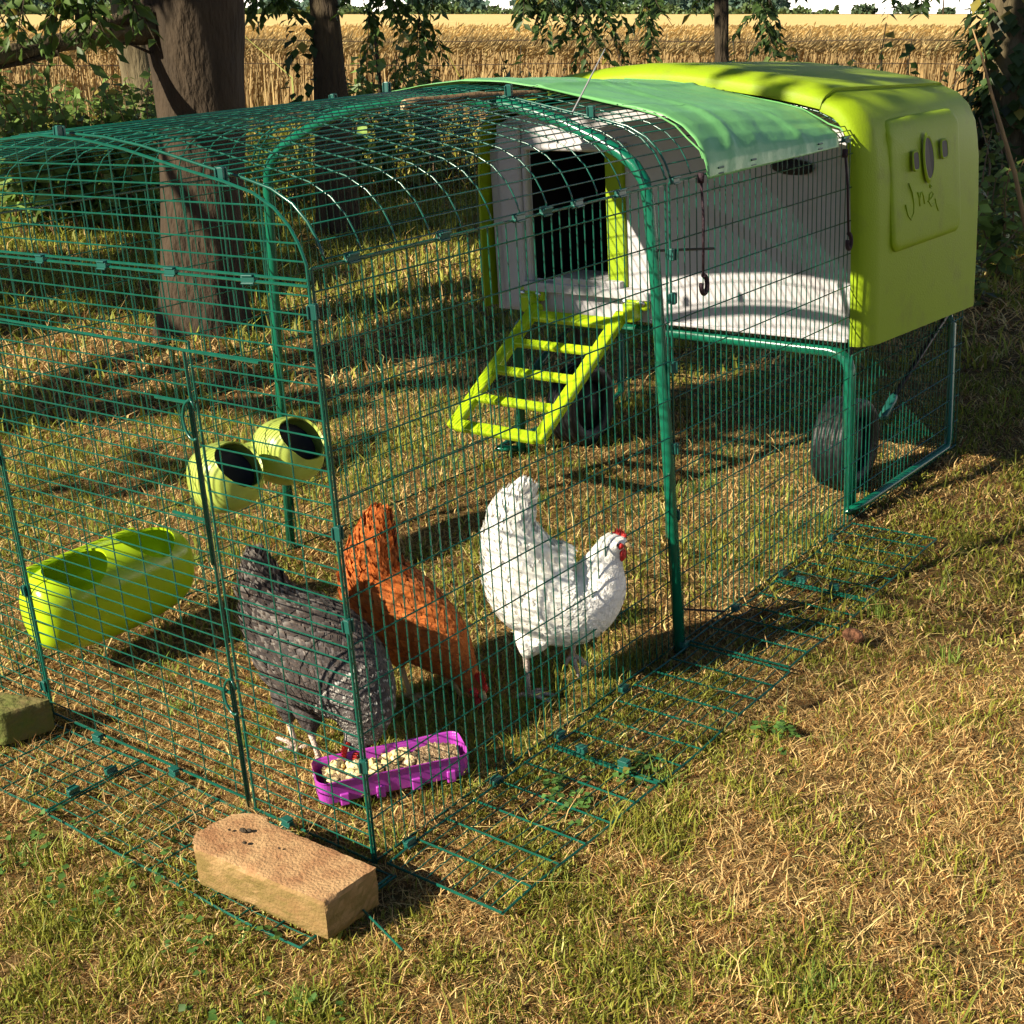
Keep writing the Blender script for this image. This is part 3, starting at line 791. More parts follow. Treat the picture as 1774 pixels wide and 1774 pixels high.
m = MB(); m.grid([[(-.955+.10*u, .11+.27*v, .085+.006*math.sin(9*v+5*u)) for v in (0,.2,.4,.6,.8,1)] for u in (0,.5,1)]); fb(m, 'feed_shade_bed', mat('feed_shade_dark', (.05,.06,.015), .9), fd, FL)  # feed sheet coloured dark to stand in for shade inside the trough
# second: pair of rounded pods
FL2 = (-.90,.69,.2)
f2 = empty('drinker', FL2, 0, 'pair of pale lime rounded pots with dark mouths hung high on the left wire wall', 'drinker', 'lime feeders hung on the left wall')
for (cy, cz) in ((.548,.262), (.722,.268)):
    o = fb(pod(-.905, cy, cz, .072, .070, .070, (.62,.12,.55), LIME3, op=.70), 'pot', LIME3, f2, FL2, smooth=True, sub=1)
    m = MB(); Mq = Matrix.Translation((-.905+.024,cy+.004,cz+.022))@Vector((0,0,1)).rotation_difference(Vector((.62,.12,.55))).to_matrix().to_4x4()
    m.lathe([(.0001,-.012),(.048,-.012),(.050,-.002)], Mq, 28); q = m.build('pot_shade_disc', DARKIN, o, smooth=True);  # near-black disc stands in for the shade inside the pot
m = MB(); m.quadbox((-.978,.56,.225),(-.925,.71,.292)); fb(m, 'bridge', LIME3, f2, FL2, bevel=.010)

# ---------------------------------------------------------------- hens
def hen(name, P0, h, label, rings, feath, cols, legs, face, beakdir, eyec):
    """rings: (u, lat, z, hh, hw) tail -> head in the heading plane"""
    rz = math.atan2(h[1], h[0]); root = empty(name, (P0[0],P0[1],0), rz, label, 'hen', 'hens in the run')
    # densify rings
    R = np.array(rings, float); n0 = len(R); tt = np.linspace(0, n0-1, (n0-1)*5+1); D = []
    for t in tt:
        i = min(int(t), n0-2); f = t-i; p0 = R[max(i-1,0)]; p1 = R[i]; p2 = R[i+1]; p3 = R[min(i+2,n0-1)]
        D.append(.5*((2*p1)+(-p0+p2)*f+(2*p0-5*p1+4*p2-p3)*f*f+(-p0+3*p1-3*p2+p3)*f**3))
    D = np.array(D); D[:,3:] = np.maximum(D[:,3:], .003)
    ctr = [Vector((a[0],a[1],a[2])) for a in D]; N = len(D); ns = 22; rows = []; frames = []
    for i in range(N):
        t = (ctr[min(i+1,N-1)]-ctr[max(i-1,0)]).normalized(); side = Vector((0,1,0)); upv = side.cross(t)*-1; upv = t.cross(side)*-1 if False else side.cross(t); upv = -upv if False else upv
        side = t.cross(upv).normalized(); frames.append((t, upv, side))
        rows.append([ctr[i]+upv*D[i][3]*math.cos(2*PI*k/ns)+side*D[i][4]*math.sin(2*PI*k/ns) for k in range(ns)])
    m = MB(); m.grid(rows, closed=True); m.v.append(tuple(ctr[0]-frames[0][0]*.003)); e = len(m.v)-1
    for k in range(ns): m.face((k, e, (k+1)%ns))
    m.v.append(tuple(ctr[-1]+frames[-1][0]*.003)); e = len(m.v)-1; b = (N-1)*ns
    for k in range(ns): m.face((b+k, b+(k+1)%ns, e))
    for (hip, knee, foot, toes) in legs:   # feathered thighs joined to the trunk
        a = Vector(hip); c_ = Vector(knee); m.tube([a, a.lerp(c_,.35), a.lerp(c_,.7), c_], [.034,.030,.019,.008], 14)
    bm_ = mat(name+'_skin', cols['base'], .7, .2, noise=(70, cols['base2'], .42, .62), bump=(120, .6))
    body = m.build('body', bm_, root, smooth=True)
    md = body.modifiers.new('fuse', 'REMESH'); md.mode = 'VOXEL'; md.voxel_size = .0045; md.use_smooth_shade = True
    # feathers over the trunk
    nf = feath; ii = np.clip(RNG.beta(1.1, 1.0, nf)*(N-4), 0, N-4.001); P = []; Dd = []; Nn = []; Sz = []; Cc = []; PP = []
    for t in ii:
        i = int(t); f = t-i; a = RNG.random()*2*PI
        c_ = ctr[i].lerp(ctr[i+1], f); tg, u_, s_ = frames[i]; hh = D[i][3]*(1-f)+D[i+1][3]*f; hw = D[i][4]*(1-f)+D[i+1][4]*f
        nn = (u_*math.cos(a)/hh+s_*math.sin(a)/hw).normalized()
        p = c_+u_*hh*math.cos(a)+s_*hw*math.sin(a)
        P.append(p+nn*.0008); Dd.append((-tg+nn*(cols.get('lift', .03)+cols.get('lift2', .08)*random.random())+Vector((random.gauss(0,.08),random.gauss(0,.08),random.gauss(0,.08)-.04))).normalized()); Nn.append(nn)
        fr = i/N; sz = .018 if fr < .5 else .013-.007*(fr-.5)/.5
        if fr < .12: sz = .028
        Sz.append(sz*(.7+.6*random.random())); PP.append((fr, a))
    P = np.array(P); Dd = np.array(Dd); Nn = np.array(Nn); Sz = np.array(Sz); PP = np.array(PP)
    V, T, _ = leaf_soup(P, Dd, Nn, Sz, np.zeros((nf,3)), fold=.12, asp=.62)
    col = cols['f'](nf, PP).reshape(nf, 5, 3).reshape(-1, 3)
    tris_mesh('plumage', V, T, col, TINTM, root)
    # tail quills
    tl = []; k = 16; tb = ctr[6]
    tips = RNG.normal(0, 1, (k,3))
    Pq = np.array([tb+Vector((random.gauss(0,.006), (q/(k-1)-.5)*D[6][4]*1.3, random.gauss(0,.004))) for q in range(k)])
    td = (ctr[0]-ctr[8]).normalized(); Dq = np.array([(td+Vector((random.gauss(0,.10), (q/(k-1)-.5)*.35, random.gauss(0,.05)))).normalized() for q in range(k)])
    L = (ctr[0]-ctr[6]).length
    V, T, _ = leaf_soup(Pq, Dq, np.tile(np.array([[0,1.,0.2]]), (k,1)), np.full(k, L*1.0)*(.72+.28*RNG.random(k)), np.zeros((k,3)), fold=.05, asp=.28)
    cq = np.repeat(cols['tail'](k), 5, 0); tris_mesh('tail', V, T, cq, TINTM, root)
    # legs and feet
    LM = mat(name+'_leg', cols['leg'], .6, .3, bump=(300, .5))
    for (hip, knee, foot, toes) in legs:
        m = MB(); kn = Vector(knee); ft = Vector(foot)
        m.tube([kn+Vector((0,0,.008)), kn, kn.lerp(ft,.5), ft], [.0055,.0058,.0046,.0052], 9)
        for (dx, dy, dz) in toes:
            tp_ = ft+Vector((dx,dy,dz)); mid = ft.lerp(tp_,.5)+Vector((0,0,.004))
            m.tube([ft, mid, tp_, tp_+(tp_-mid)*.22+Vector((0,0,-.001))], [.0048,.0042,.0032,.0008], 7)
        m.build('leg', LM, root, smooth=True)
    # face
    hd = Vector(face['head']); bd = Vector(beakdir).normalized(); lat = Vector((-bd.y, bd.x, 0)); lat = lat.normalized() if lat.length > .01 else Vector((0,1,0)); upf = lat.cross(bd); upf = upf if face.get('crown', 1)*upf.z >= 0 else -upf
    RED = mat(name+'_comb', (.55,.025,.02), .45, .4, bump=(300, .5), sss=.1)
    BK = mat(name+'_beak', (.42,.30,.14), .4, .4)
    hs = face['size']
    m = MB(); m.tube([hd+bd*hs*.8, hd+bd*hs*1.2, hd+bd*hs*1.75-upf*hs*.25], [hs*.42,hs*.30,.0006], 8); m.build('beak', BK, root, smooth=True)
    m = MB()
    for s_ in (-1, 1):   # bare red cheeks
        c0_ = hd+lat*s_*hs*.55+bd*hs*.25; rows = []
        for i in range(7):
            a = -PI/2+PI*i/6; rows.append([c0_+bd*hs*.62*math.cos(a)*math.cos(2*PI*k/12)+upf*hs*.5*math.cos(a)*math.sin(2*PI*k/12)+lat*hs*.42*math.sin(a) for k in range(12)])
        m.grid(rows, closed=True)
    m.build('cheek', RED, root, smooth=True)
    m = MB(); cr = []; nt_ = 7
    for i in range(nt_*2+1):
        t = i/(nt_*2); base = hd+bd*hs*(.95-1.7*t)+upf*hs*(.80+.20*math.sin(PI*t)); hgt = hs*(1.1 if i % 2 else .55)*math.sin(PI*(.15+.75*t))*face.get('comb', 1)
        cr.append((base, base+upf*hgt))
    for s_ in (-1, 1):
        b = len(m.v)
        for a, t_ in cr: m.v += [tuple(a+lat*s_*hs*.16), tuple(t_+lat*s_*hs*.05)]
        for i in range(len(cr)-1): m.face((b+2*i, b+2*i+2, b+2*i+3, b+2*i+1))
    nc = len(cr)
    for i in range(nc-1): m.face((2*i+1, 2*i+3, 2*nc+2*i+3, 2*nc+2*i+1))
    m.build('comb', RED, root)
    for s_ in (-1, 1):
        m = MB(); a = hd+lat*s_*hs*.28+bd*hs*.55-upf*hs*.45; dn = Vector((0,0,-1)) if beakdir[2] > -.5 else (-upf*.6+Vector((0,0,-.4)))
        m.tube([a, a+dn*hs*.6, a+dn*hs*1.25, a+dn*hs*1.5], [hs*.16,hs*.34,hs*.30,hs*.05], 8); m.build('wattle', RED, root, smooth=True)
        m = MB(); c0_ = hd+lat*s_*hs*.92+bd*hs*.28+upf*hs*.15; rows = []
        for i in range(6):
            aa = -PI/2+PI*i/5; rows.append([c0_+Vector((math.cos(aa)*math.cos(2*PI*k/10), math.cos(aa)*math.sin(2*PI*k/10), math.sin(aa)))*hs*.17 for k in range(10)])
        m.grid(rows, closed=True); m.build('eye', EYE, root, smooth=True)
    return root
EYE = mat('eye', (.02,.01,.005), .1, .6)
def fwhite(n, PP):
    c = np.full((n,5,3), .95)*np.array([1,.97,.91]); c *= (1+RNG.normal(0,.03,(n,1,1))); return np.clip(c, 0, .92)
def fred(n, PP):
    b = np.array([.50,.135,.022])*(1+RNG.normal(0,.2,(n,1))); b = b+np.array([.12,.06,.02])*(RNG.random((n,1)) < .25)
    c = np.repeat(b[:,None,:], 5, 1); c[:,0] *= .75; c[:,2] *= 1.2; return np.clip(c, .01, .8)
def fgrey(n, PP):
    fr = PP[:,0]; dark = np.array([.035,.030,.030]); light = np.array([.72,.66,.58]); mid = np.array([.095,.068,.052])
    neck = fr > .50
    c = np.zeros((n,5,3)); r = RNG.random((n,1))
    c[:,0] = dark; c[:,1] = mid*(.6+.8*r); c[:,3] = mid*(.6+.8*r); c[:,4] = dark*(1+r); c[:,2] = np.where(r > .55, light*.40, dark*1.5)
    c[neck,1] = light; c[neck,3] = light; c[neck,2] = np.where(r[neck] > .5, light*1.3, dark*.6); c[neck,4] = light*(.25+.5*r[neck]); c[neck,0] = dark*.5
    return np.clip(c*(1+RNG.normal(0,.2,(n,1,1))), .01, .8)
hen('white_hen', (-.125,.521), (.787,.617), 'white hen standing upright beside the mesh with one foot raised',
    [(.008,0,.366,.010,.010),(-.008,0,.336,.028,.016),(-.014,0,.302,.042,.028),(-.002,0,.255,.060,.046),(.018,0,.212,.080,.066),(.056,0,.184,.088,.075),(.096,0,.180,.080,.070),(.124,0,.198,.058,.053),(.138,0,.232,.037,.035),(.147,0,.256,.025,.023),(.156,-.002,.270,.020,.018),(.170,-.004,.272,.014,.013),(.178,-.005,.270,.006,.006)],
    6500, dict(lift=.01, lift2=.05, base=(.90,.88,.82), base2=(.84,.81,.75), f=fwhite, tail=lambda k: np.where(RNG.random((k,1)) < .3, np.array([[.30,.25,.2]]), np.array([[.84,.81,.75]])), leg=(.50,.40,.34)),
    [((.015,-.025,.125),(.0,-.02,.080),(.0,-.02,.006),[(.045,0,-.003),(.035,-.022,-.003),(.032,.024,-.003),(-.022,0,-.003)]),
     ((.075,.03,.125),(.085,.03,.088),(.080,.03,.052),[(.026,.006,-.022),(.018,.018,-.028),(.008,-.010,-.032),(-.012,0,-.016)])],
    dict(head=(.164,-.003,.272), size=.0155, comb=.8), (.88,-.35,-.1), None)
hen('brown_hen', (-.25,.43), (.979,.202), 'chestnut brown hen bending down to peck between the grey and the white hen',
    [(-.092,0,.318,.010,.008),(-.100,0,.292,.026,.020),(-.112,0,.252,.044,.036),(-.112,0,.205,.062,.055),(-.088,0,.168,.074,.068),(-.050,0,.142,.074,.070),(-.008,0,.118,.064,.060),(.024,0,.090,.050,.046),(.046,0,.066,.032,.031),(.062,-.004,.050,.021,.020),(.074,-.008,.040,.0185,.018),(.086,-.012,.032,.0135,.013),(.094,-.014,.027,.005,.005)],
    6500, dict(base=(.42,.12,.025), base2=(.34,.08,.015), f=fred, tail=lambda k: np.array([[.42,.11,.02]])*(.7+.6*RNG.random((k,1))), leg=(.50,.36,.18)),
    [((-.06,-.03,.11),(-.055,-.03,.062),(-.04,-.03,.006),[(.040,0,-.003),(.032,-.024,-.003),(.030,.022,-.003),(-.02,0,-.003)]),
     ((-.04,.035,.11),(-.01,.035,.060),(.005,.035,.006),[(.042,0,-.003),(.030,-.024,-.003),(.032,.022,-.003),(-.02,0,-.003)])],
    dict(head=(.082,-.012,.037), size=.0185, comb=1.3), (.80,-.38,-.48), None)
gh = hen('grey_hen', (-.27,.2), (.995,.10), 'dark grey speckled hen lowering its pale mottled neck to the purple tray',
    [(-.136,0,.332,.010,.010),(-.132,0,.298,.032,.026),(-.118,0,.255,.056,.046),(-.082,0,.215,.082,.070),(-.034,-.004,.190,.096,.086),(.016,-.010,.176,.096,.088),(.062,-.018,.152,.082,.078),(.090,-.028,.118,.060,.058),(.094,-.038,.086,.040,.038),(.090,-.048,.068,.027,.026),(.090,-.058,.054,.019,.018),(.090,-.066,.044,.013,.013),(.090,-.072,.037,.005,.005)],
    9000, dict(base=(.05,.042,.04), base2=(.12,.105,.10), f=fgrey, tail=lambda k: np.array([[.06,.052,.055]])*(.7+.9*RNG.random((k,1))), leg=(.62,.50,.42)),
    [((-.07,-.03,.12),(-.075,-.035,.055),(-.060,-.04,.008),[(-.03,-.012,.020),(-.018,-.03,.006),(.02,-.026,-.004),(.015,.02,-.004)]),
     ((-.02,-.035,.11),(-.012,-.05,.055),(.006,-.055,.006),[(.034,-.022,-.003),(.016,-.036,-.003),(.036,.004,-.003),(-.018,.01,-.003)])],
    dict(head=(.090,-.066,.055), size=.0175, comb=1.0), (.05,-.62,-.72), None)

gh.scale = (.93,.93,.93)
# ---------------------------------------------------------------- purple tray with scraps
ta = Vector((-.178,.0655,0)); tb_ = Vector((-.046,.2565,0)); tdx = (tb_-ta).normalized(); ang = math.atan2(tdx.y, tdx.x); tl = (tb_-ta).length
tray = empty('feed_tray', (ta.x, ta.y, .016), ang, 'purple plastic tray of food scraps on the grass in front of the grey hen', 'tray')
m = MB(); rows = []
for (s_, z) in ((.80,0),(.82,.001),(1.0,.040),(1.06,.042),(1.06,.039),(.97,.036),(.80,.006)):
    P = []
    for cx, cy, a0 in ((tl/2,1,0),(-tl/2,1,PI/2),(-tl/2,-1,PI),(tl/2,-1,1.5*PI)):
        for k in range(7):
            a = a0+PI/2*k/6; r = .016
            P.append((tl/2+(cx+(-r if cx > 0 else r))*(.94+.06*s_) +r*math.cos(a), (.038*cy-r*cy+r*math.sin(a))*s_, z))
    rows.append(P)
m.grid(rows, closed=True); nb = len(rows[0]); m.face(list(range(nb))[::-1]); b = len(m.v); m.face(range(b-nb, b))
m.build('tray_shell', PINK, tray, smooth=False, bevel=.0012)
for k in range(4):
    m = MB(); m.quadbox((.03+k*.055,-.037,-.004),(.044+k*.055,-.032,.016)); m.build('tray_rib', PINK, tray, bevel=.002)
SCR = mat('potato', (.68,.50,.20), .6, .3, noise=(60, (.78,.68,.42), .4, .65), sss=.1)
GRN = mat('mash', (.30,.20,.11), .9, .2, noise=(170, (.60,.46,.28), .5, .6), bump=(300, 1))
m = MB(); rows = []
for i in range(31):
    u = .012+(tl-.024)*i/30
    rows.append([(u, v*.033*(1 if 0 < i < 30 else .8), .027+.004*math.sin(i*.7+v*3)+.004*math.sin(i*2.3+v*7)+.006*(1-v*v)) for v in np.linspace(-1,1,13)])
m.grid(rows); MT = Matrix.Translation(tray.location)@Matrix.Rotation(ang,4,'Z')
o = m.build('feed_mash', GRN, None, smooth=True); o.matrix_world = MT; tag(o, 'coarse brown grain mash filling the purple tray', 'chicken feed', kind='stuff')
m = MB(); random.seed(3)
for k in range(46):
    u = random.choice([random.uniform(.018,.085), random.uniform(.018,.085), random.uniform(.085,.155)]); v = random.uniform(-.022,.022); r = random.uniform(.005,.010)
    rows = []; sx_, sy_, sz_ = [random.uniform(.7,1.3) for _ in range(3)]; ph = random.random()*6
    for i in range(6):
        a = -PI/2+PI*i/5
        rows.append([(u+r*sx_*math.cos(a)*math.cos(2*PI*q/9)*(1+.25*math.sin(3*q+ph)), v+r*sy_*math.cos(a)*math.sin(2*PI*q/9), .030+r*.5+r*sz_*.8*math.sin(a)*(1+.2*math.sin(q+ph))) for q in range(9)])
    m.grid(rows, closed=True)
o = m.build('food_scraps', SCR, None); o.matrix_world = MT; tag(o, 'yellowish potato scraps heaped in the left half of the purple tray', 'food scraps', kind='stuff')

# ---------------------------------------------------------------- blocks
def block(name, P, h, mt, label, rnd=.02, z0=.015, seed=1):
    """P: four ground corners in order; rounded and chipped block"""
    bm = bmesh.new(); pts = [Vector((p[0],p[1],z0)) for p in P]; 
    nx, ny, nz = 34, 14, 9; random.seed(seed)
    import mathutils
    def S(u, v, w_):
        a = pts[0].lerp(pts[1], u); b = pts[3].lerp(pts[2], u); p = a.lerp(b, v); return p+Vector((0,0,h*w_))
    vs = {}
    def V(i, j, k):
        key = (i,j,k)
        if key not in vs:
            u, v, w_ = i/nx, j/ny, k/nz; p = S(u, v, w_)
            # rounded left end corners
            L = (pts[1]-pts[0]).length; Wd = (pts[3]-pts[0]).length
            du = u*L; dv = min(v, 1-v)*Wd
            if du < rnd and dv < rnd*.9:
                q = math.hypot(rnd-du, rnd*.9-dv)
                if q > rnd*.95:
                    c_ = S(rnd/L, (rnd*.9/Wd if v < .5 else 1-rnd*.9/Wd), w_); d = p-c_; d.z = 0; p = c_+d.normalized()*rnd*.95+Vector((0,0,0)); p.z = z0+h*w_
            n = mathutils.noise.noise(p*55)*.0022+mathutils.noise.noise(p*160)*.0014
            c0_ = S(.5,.5,.5); d = (p-c0_).normalized(); p = p+d*n
            e = sum(1 for q, mx in ((i,nx),(j,ny),(k,nz)) if q in (0,mx))
            if e >= 2: p -= d*(.0018+.0025*abs(mathutils.noise.noise(p*40)))
            vs[key] = bm.verts.new(p)
        return vs[key]
    for i in range(nx):
        for j in range(ny):
            for k in (0, nz): bm.faces.new((V(i,j,k),V(i+1,j,k),V(i+1,j+1,k),V(i,j+1,k)))
    for i in range(nx):
        for k in range(nz):
            for j in (0, ny): bm.faces.new((V(i,j,k),V(i+1,j,k),V(i+1,j,k+1),V(i,j,k+1)))
    for j in range(ny):
        for k in range(nz):
            for i in (0, nx): bm.faces.new((V(i,j,k),V(i,j+1,k),V(i,j+1,k+1),V(i,j,k+1)))
    bmesh.ops.recalc_face_normals(bm, faces=bm.faces)
    me = bpy.data.meshes.new(name); bm.to_mesh(me); bm.free(); me.materials.append(mt)
    for p in me.polygons: p.use_smooth = True
    try: me.set_sharp_from_angle(angle=math.radians(50))
    except Exception: pass
    o = bpy.data.objects.new(name, me); C.objects.link(o); return tag(o, label, 'stone block', 'blocks weighing down the skirt')
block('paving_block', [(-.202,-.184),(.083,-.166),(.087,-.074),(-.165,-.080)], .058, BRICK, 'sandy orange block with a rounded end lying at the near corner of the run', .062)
block('paving_block', [(-.985,-.205),(-.738,-.112),(-.712,-.030),(-.955,-.098)], .058, MOSSB, 'dark mossy block at the left edge, half out of the picture', .03, seed=5)
# chicken droppings / crumbs on the near block
m = MB()
for (x, y, r) in ((-.125,-.118,.0045),(-.118,-.113,.003),(-.10,-.137,.0028),(-.05,-.12,.0018),(-.142,-.128,.002)):
    rows = [[(x+r*1.5*math.cos(a)*math.cos(2*PI*q/8), y+r*math.cos(a)*math.sin(2*PI*q/8), .0775+r*.6*math.sin(a)) for q in range(8)] for a in np.linspace(-PI/2, PI/2, 5)]
    m.grid(rows, closed=True)
tag(m.build('dirt_crumbs', BARKD, None), 'dark crumbs of dirt on top of the sandy orange block', 'dirt', kind='stuff')
m = MB(); x, y = .273, .965; rows = [[(x+.021*math.cos(a)*math.cos(2*PI*q/12), y+.013*math.cos(a)*math.sin(2*PI*q/12)*(1+.2*math.sin(3*q)), .026+.014*math.sin(a)) for q in range(12)] for a in np.linspace(-PI/2, PI/2, 8)]
m.grid(rows, closed=True); tag(m.build('dropping', mat('dropping', (.22,.09,.04), .8, noise=(90,(.12,.05,.02),.4,.6), bump=(150,1)), None, smooth=True), 'small reddish brown lump on the grass right of the wire skirt', 'dropping')

# ---------------------------------------------------------------- trees
def trunk_mesh(P, R, n=22, seed=0, rough=.10):
    """irregular tapered trunk through points P with radii R"""
    m = MB(); random.seed(seed); ph = [random.random()*6 for _ in range(6)]
    P = [Vector(p) for p in P]; Q = []; RR = []
    for i in range(len(P)-1):
        st = 8
        for k in range(st): t = k/st; Q.append(P[i].lerp(P[i+1], t)); RR.append(R[i]+(R[i+1]-R[i])*t)
    Q.append(P[-1]); RR.append(R[-1]); rows = []; ref = Vector((1,0,.01))
    for i, p in enumerate(Q):
        t = (Q[min(i+1,len(Q)-1)]-Q[max(i-1,0)]).normalized()
        if abs(t.dot(ref)) > .95: ref = Vector((0,0,1))
        a = (ref-t*ref.dot(t)).normalized(); c_ = t.cross(a); ref = a
        row = []
        for k in range(n):
            an = 2*PI*k/n; r = RR[i]*(1+rough*math.sin(3*an+ph[0]+i*.12)+rough*.6*math.sin(5*an+ph[1]-i*.2)+rough*.4*math.sin(i*.9+ph[2]+2*an))
            row.append(p+(a*math.cos(an)+c_*math.sin(an))*r)
        rows.append(row)
    m.grid(rows, closed=True); return m
def crown_soup(blobs, size, base, yel=.08, asp=.5, zb=-.3, pinnate=False):
    """blobs: (x,y,z,rx,ry,rz,count)"""
    L = []
    for (x,y,z,rx,ry,rz,k) in blobs:
        d = runit(k); r = RNG.random((k,1))**.45; P = np.array([[x,y,z]])+d*r*np.array([[rx,ry,rz]])
        L.append(leaf_soup(P, runit(k, zb), runit(k, .9), size*(.6+.8*RNG.random(k)), leafcol(k, base, .25, yel), asp=asp))
    return L
def spray(P0, P1, nleaf, size, base, sag=.1, twigs=5, spread=.3, seed=0):
    """leafy drooping branchlet of opposite leaflets; returns (twig MB, leaf soup list)"""
    random.seed(seed); m = MB(); L = []; P0 = Vector(P0); P1 = Vector(P1)
    main = [P0.lerp(P1, t/8)+Vector((0,0,sag*math.sin(PI*t/8))) for t in range(9)]
    m.tube(main, [.006*(1-.7*t/8) for t in range(9)], 6)
    pts = []; drs = []; 
    for q in range(twigs):
        t = random.uniform(.2,1); b = P0.lerp(P1,t)+Vector((0,0,sag*math.sin(PI*t)))
        d = ((P1-P0).normalized()*.5+Vector((random.gauss(0,.6),random.gauss(0,.6),random.uniform(-1.1,-.1)))).normalized(); ln = spread*random.uniform(.5,1.1)
        tw = [b+d*ln*s_+Vector((0,0,-.25*ln*s_*s_)) for s_ in (0,.25,.5,.75,1)]; m.tube(tw, [.0028,.0024,.002,.0016,.0008], 5)
        side = d.cross(Vector((0,0,1))).normalized(); nl = max(4, int(nleaf*1.5)//twigs)
        for k in range(nl):
            s_ = .15+.85*k/nl; p = b+d*ln*s_+Vector((0,0,-.25*ln*s_*s_)); sg = 1 if k % 2 else -1
            pts.append(p); drs.append((d*.45+side*sg*.9+Vector((random.gauss(0,.2),random.gauss(0,.2),-.35+random.gauss(0,.2)))).normalized())
    k = len(pts); P = np.array(pts); D = np.array(drs)
    L.append(leaf_soup(P, D, runit(k, 1.2), size*1.35*(.7+.6*RNG.random(k)), leafcol(k, base, .22, .04), asp=.42))
    return m, L
# big trunk behind the run
def V3(p): return Vector(tuple(p))
bt0 = V3(bp(352,572,2,0)); Db = math.hypot(bt0.x-CAM[0], bt0.y-CAM[1])
btM = V3(up_at(352,200,Db)); btT = V3(up_at(334,0,Db))
big = empty('tree', (bt0.x,bt0.y,0), 0, 'thick smooth brown tree trunk with a side limb, standing close behind the run', 'tree', 'trees along the field edge')
def tb(m, name, mt, root, **k):
    o = m.build(name, mt, root, **k); o.matrix_parent_inverse = Matrix.Translation(-root.location); return o
top_ = btT+(btT-bt0)*2.2
tb(trunk_mesh([bt0+Vector((0,0,-.15)), bt0.lerp(btM,.25), btM, btT, btT.lerp(top_,.5), top_], [.235,.158,.162,.190,.16,.11], 30, 1, .05), 'trunk', BARK, big, smooth=True)
l0 = V3(up_at(268,52,Db-.05)); l1 = V3(up_at(180,58,Db-.1)); l2 = V3(up_at(90,78,Db-.25)); l3 = V3(up_at(0,98,Db-.4)); l4 = V3(up_at(-160,125,Db-.6))
tb(trunk_mesh([btM.lerp(btT,.75), l0, l1, l2, l3, l4], [.06,.046,.037,.031,.028,.02], 16, 2, .10), 'limb', BARK2, big, smooth=True)
tb(trunk_mesh([btM.lerp(btT,.9), V3(up_at(262,22,Db-.08)), V3(up_at(215,32,Db-.12)), V3(up_at(178,40,Db-.15))], [.04,.028,.022,.016], 12, 3), 'limb', BARKD, big, smooth=True)
tb(MB().tube([V3(up_at(262,92,Db-.05)),V3(up_at(220,74,Db-.1)),V3(up_at(170,84,Db-.1))], [.006,.004,.002], 6), 'twig', BARKD, big)
tb(MB().tube([V3(up_at(100,92,Db-.3)),V3(up_at(40,108,Db-.35)),V3(up_at(0,116,Db-.4)),V3(up_at(-60,122,Db-.4))], [.010,.009,.008,.006], 8), 'twig', BARKD, big)
ASH = (.085,.15,.030)
L = []; TW = []
for i, (a, b, nl, sp) in enumerate([((150,-60),(95,30),34,.24),((60,-50),(30,30),22,.22),((190,-50),(150,35),28,.20),((110,-70),(150,15),24,.22),((-30,-60),(5,40),16,.22),((215,-60),(235,10),12,.13)]):
    m_, l_ = spray(up_at(a[0],a[1],Db-.5), up_at(b[0],b[1],Db-.5), nl, .050, ASH, .02, 7, sp, 10+i); TW.append(m_); L += l_
# crown above the frame (casts the dapple on the verge)
for (u, D_, z, r, k) in [(420,6.6,3.6,1.0,900),(560,7.0,3.3,.8,500)]:
    p = at(u, D_); L += crown_soup([(p[0],p[1],z,r,r,r*.6,k)], .085, ASH)
V, T, c = join_soup(L); o = tris_mesh('crown', V, T, c, LEAF, big); o.matrix_parent_inverse = Matrix.Translation(-big.location)
for m_ in TW: tb(m_, 'twig', BARKD, big)
def simple_tree(name, stems, sprays, crowns, label, mt, Dd, leafsize=.05, base=ASH, seed=0, ivy=None, group='trees along the field edge', tall=3.5):
    u0, v0 = stems[0][0]; b = at(u0, Dd); root = empty(name, tuple(b), 0, label, 'tree', group)
    for k, (p0, p1, r0, r1) in enumerate(stems):
        g = at(p0[0], Dd); a = V3(g)+Vector((0,0,-.1)); t_ = V3(up_at(p1[0], p1[1], Dd)); d = (t_-a); ext = t_+d*(tall/d.length)
        tb(trunk_mesh([a, a.lerp(t_,.3), a.lerp(t_,.65), t_, ext], [r0*1.15, r0, (r0+r1)/2, r1, r1*.5], 18, seed+k, .07), 'trunk', mt, root, smooth=True)
    L = []; TW = []
    for i, (a, b_, nl, sp, dd) in enumerate(sprays):
        m_, l_ = spray(up_at(a[0],a[1],Dd+dd), up_at(b_[0],b_[1],Dd+dd), nl, leafsize, base, .03, max(3, nl//9), sp, seed*10+i); TW.append(m_); L += l_
    for (u, D_, z, r, k) in crowns:
        p = at(u, D_); L += crown_soup([(p[0],p[1],z,r,r,r*.6,k)], .085, base)
    if ivy: L += ivy
    if L:
        V, T, c = join_soup(L); o = tris_mesh('crown', V, T, c, LEAF, root); o.matrix_parent_inverse = Matrix.Translation(-root.location)
    for m_ in TW: tb(m_, 'twig', BARKD, root)
    return root
simple_tree('tree', [((244,232),(246,90),.185,.17)], [], [(250,10.5,4.0,1.2,500)], 'mossy grey trunk half hidden behind the thick brown trunk', BARK2, 10.6, seed=21)
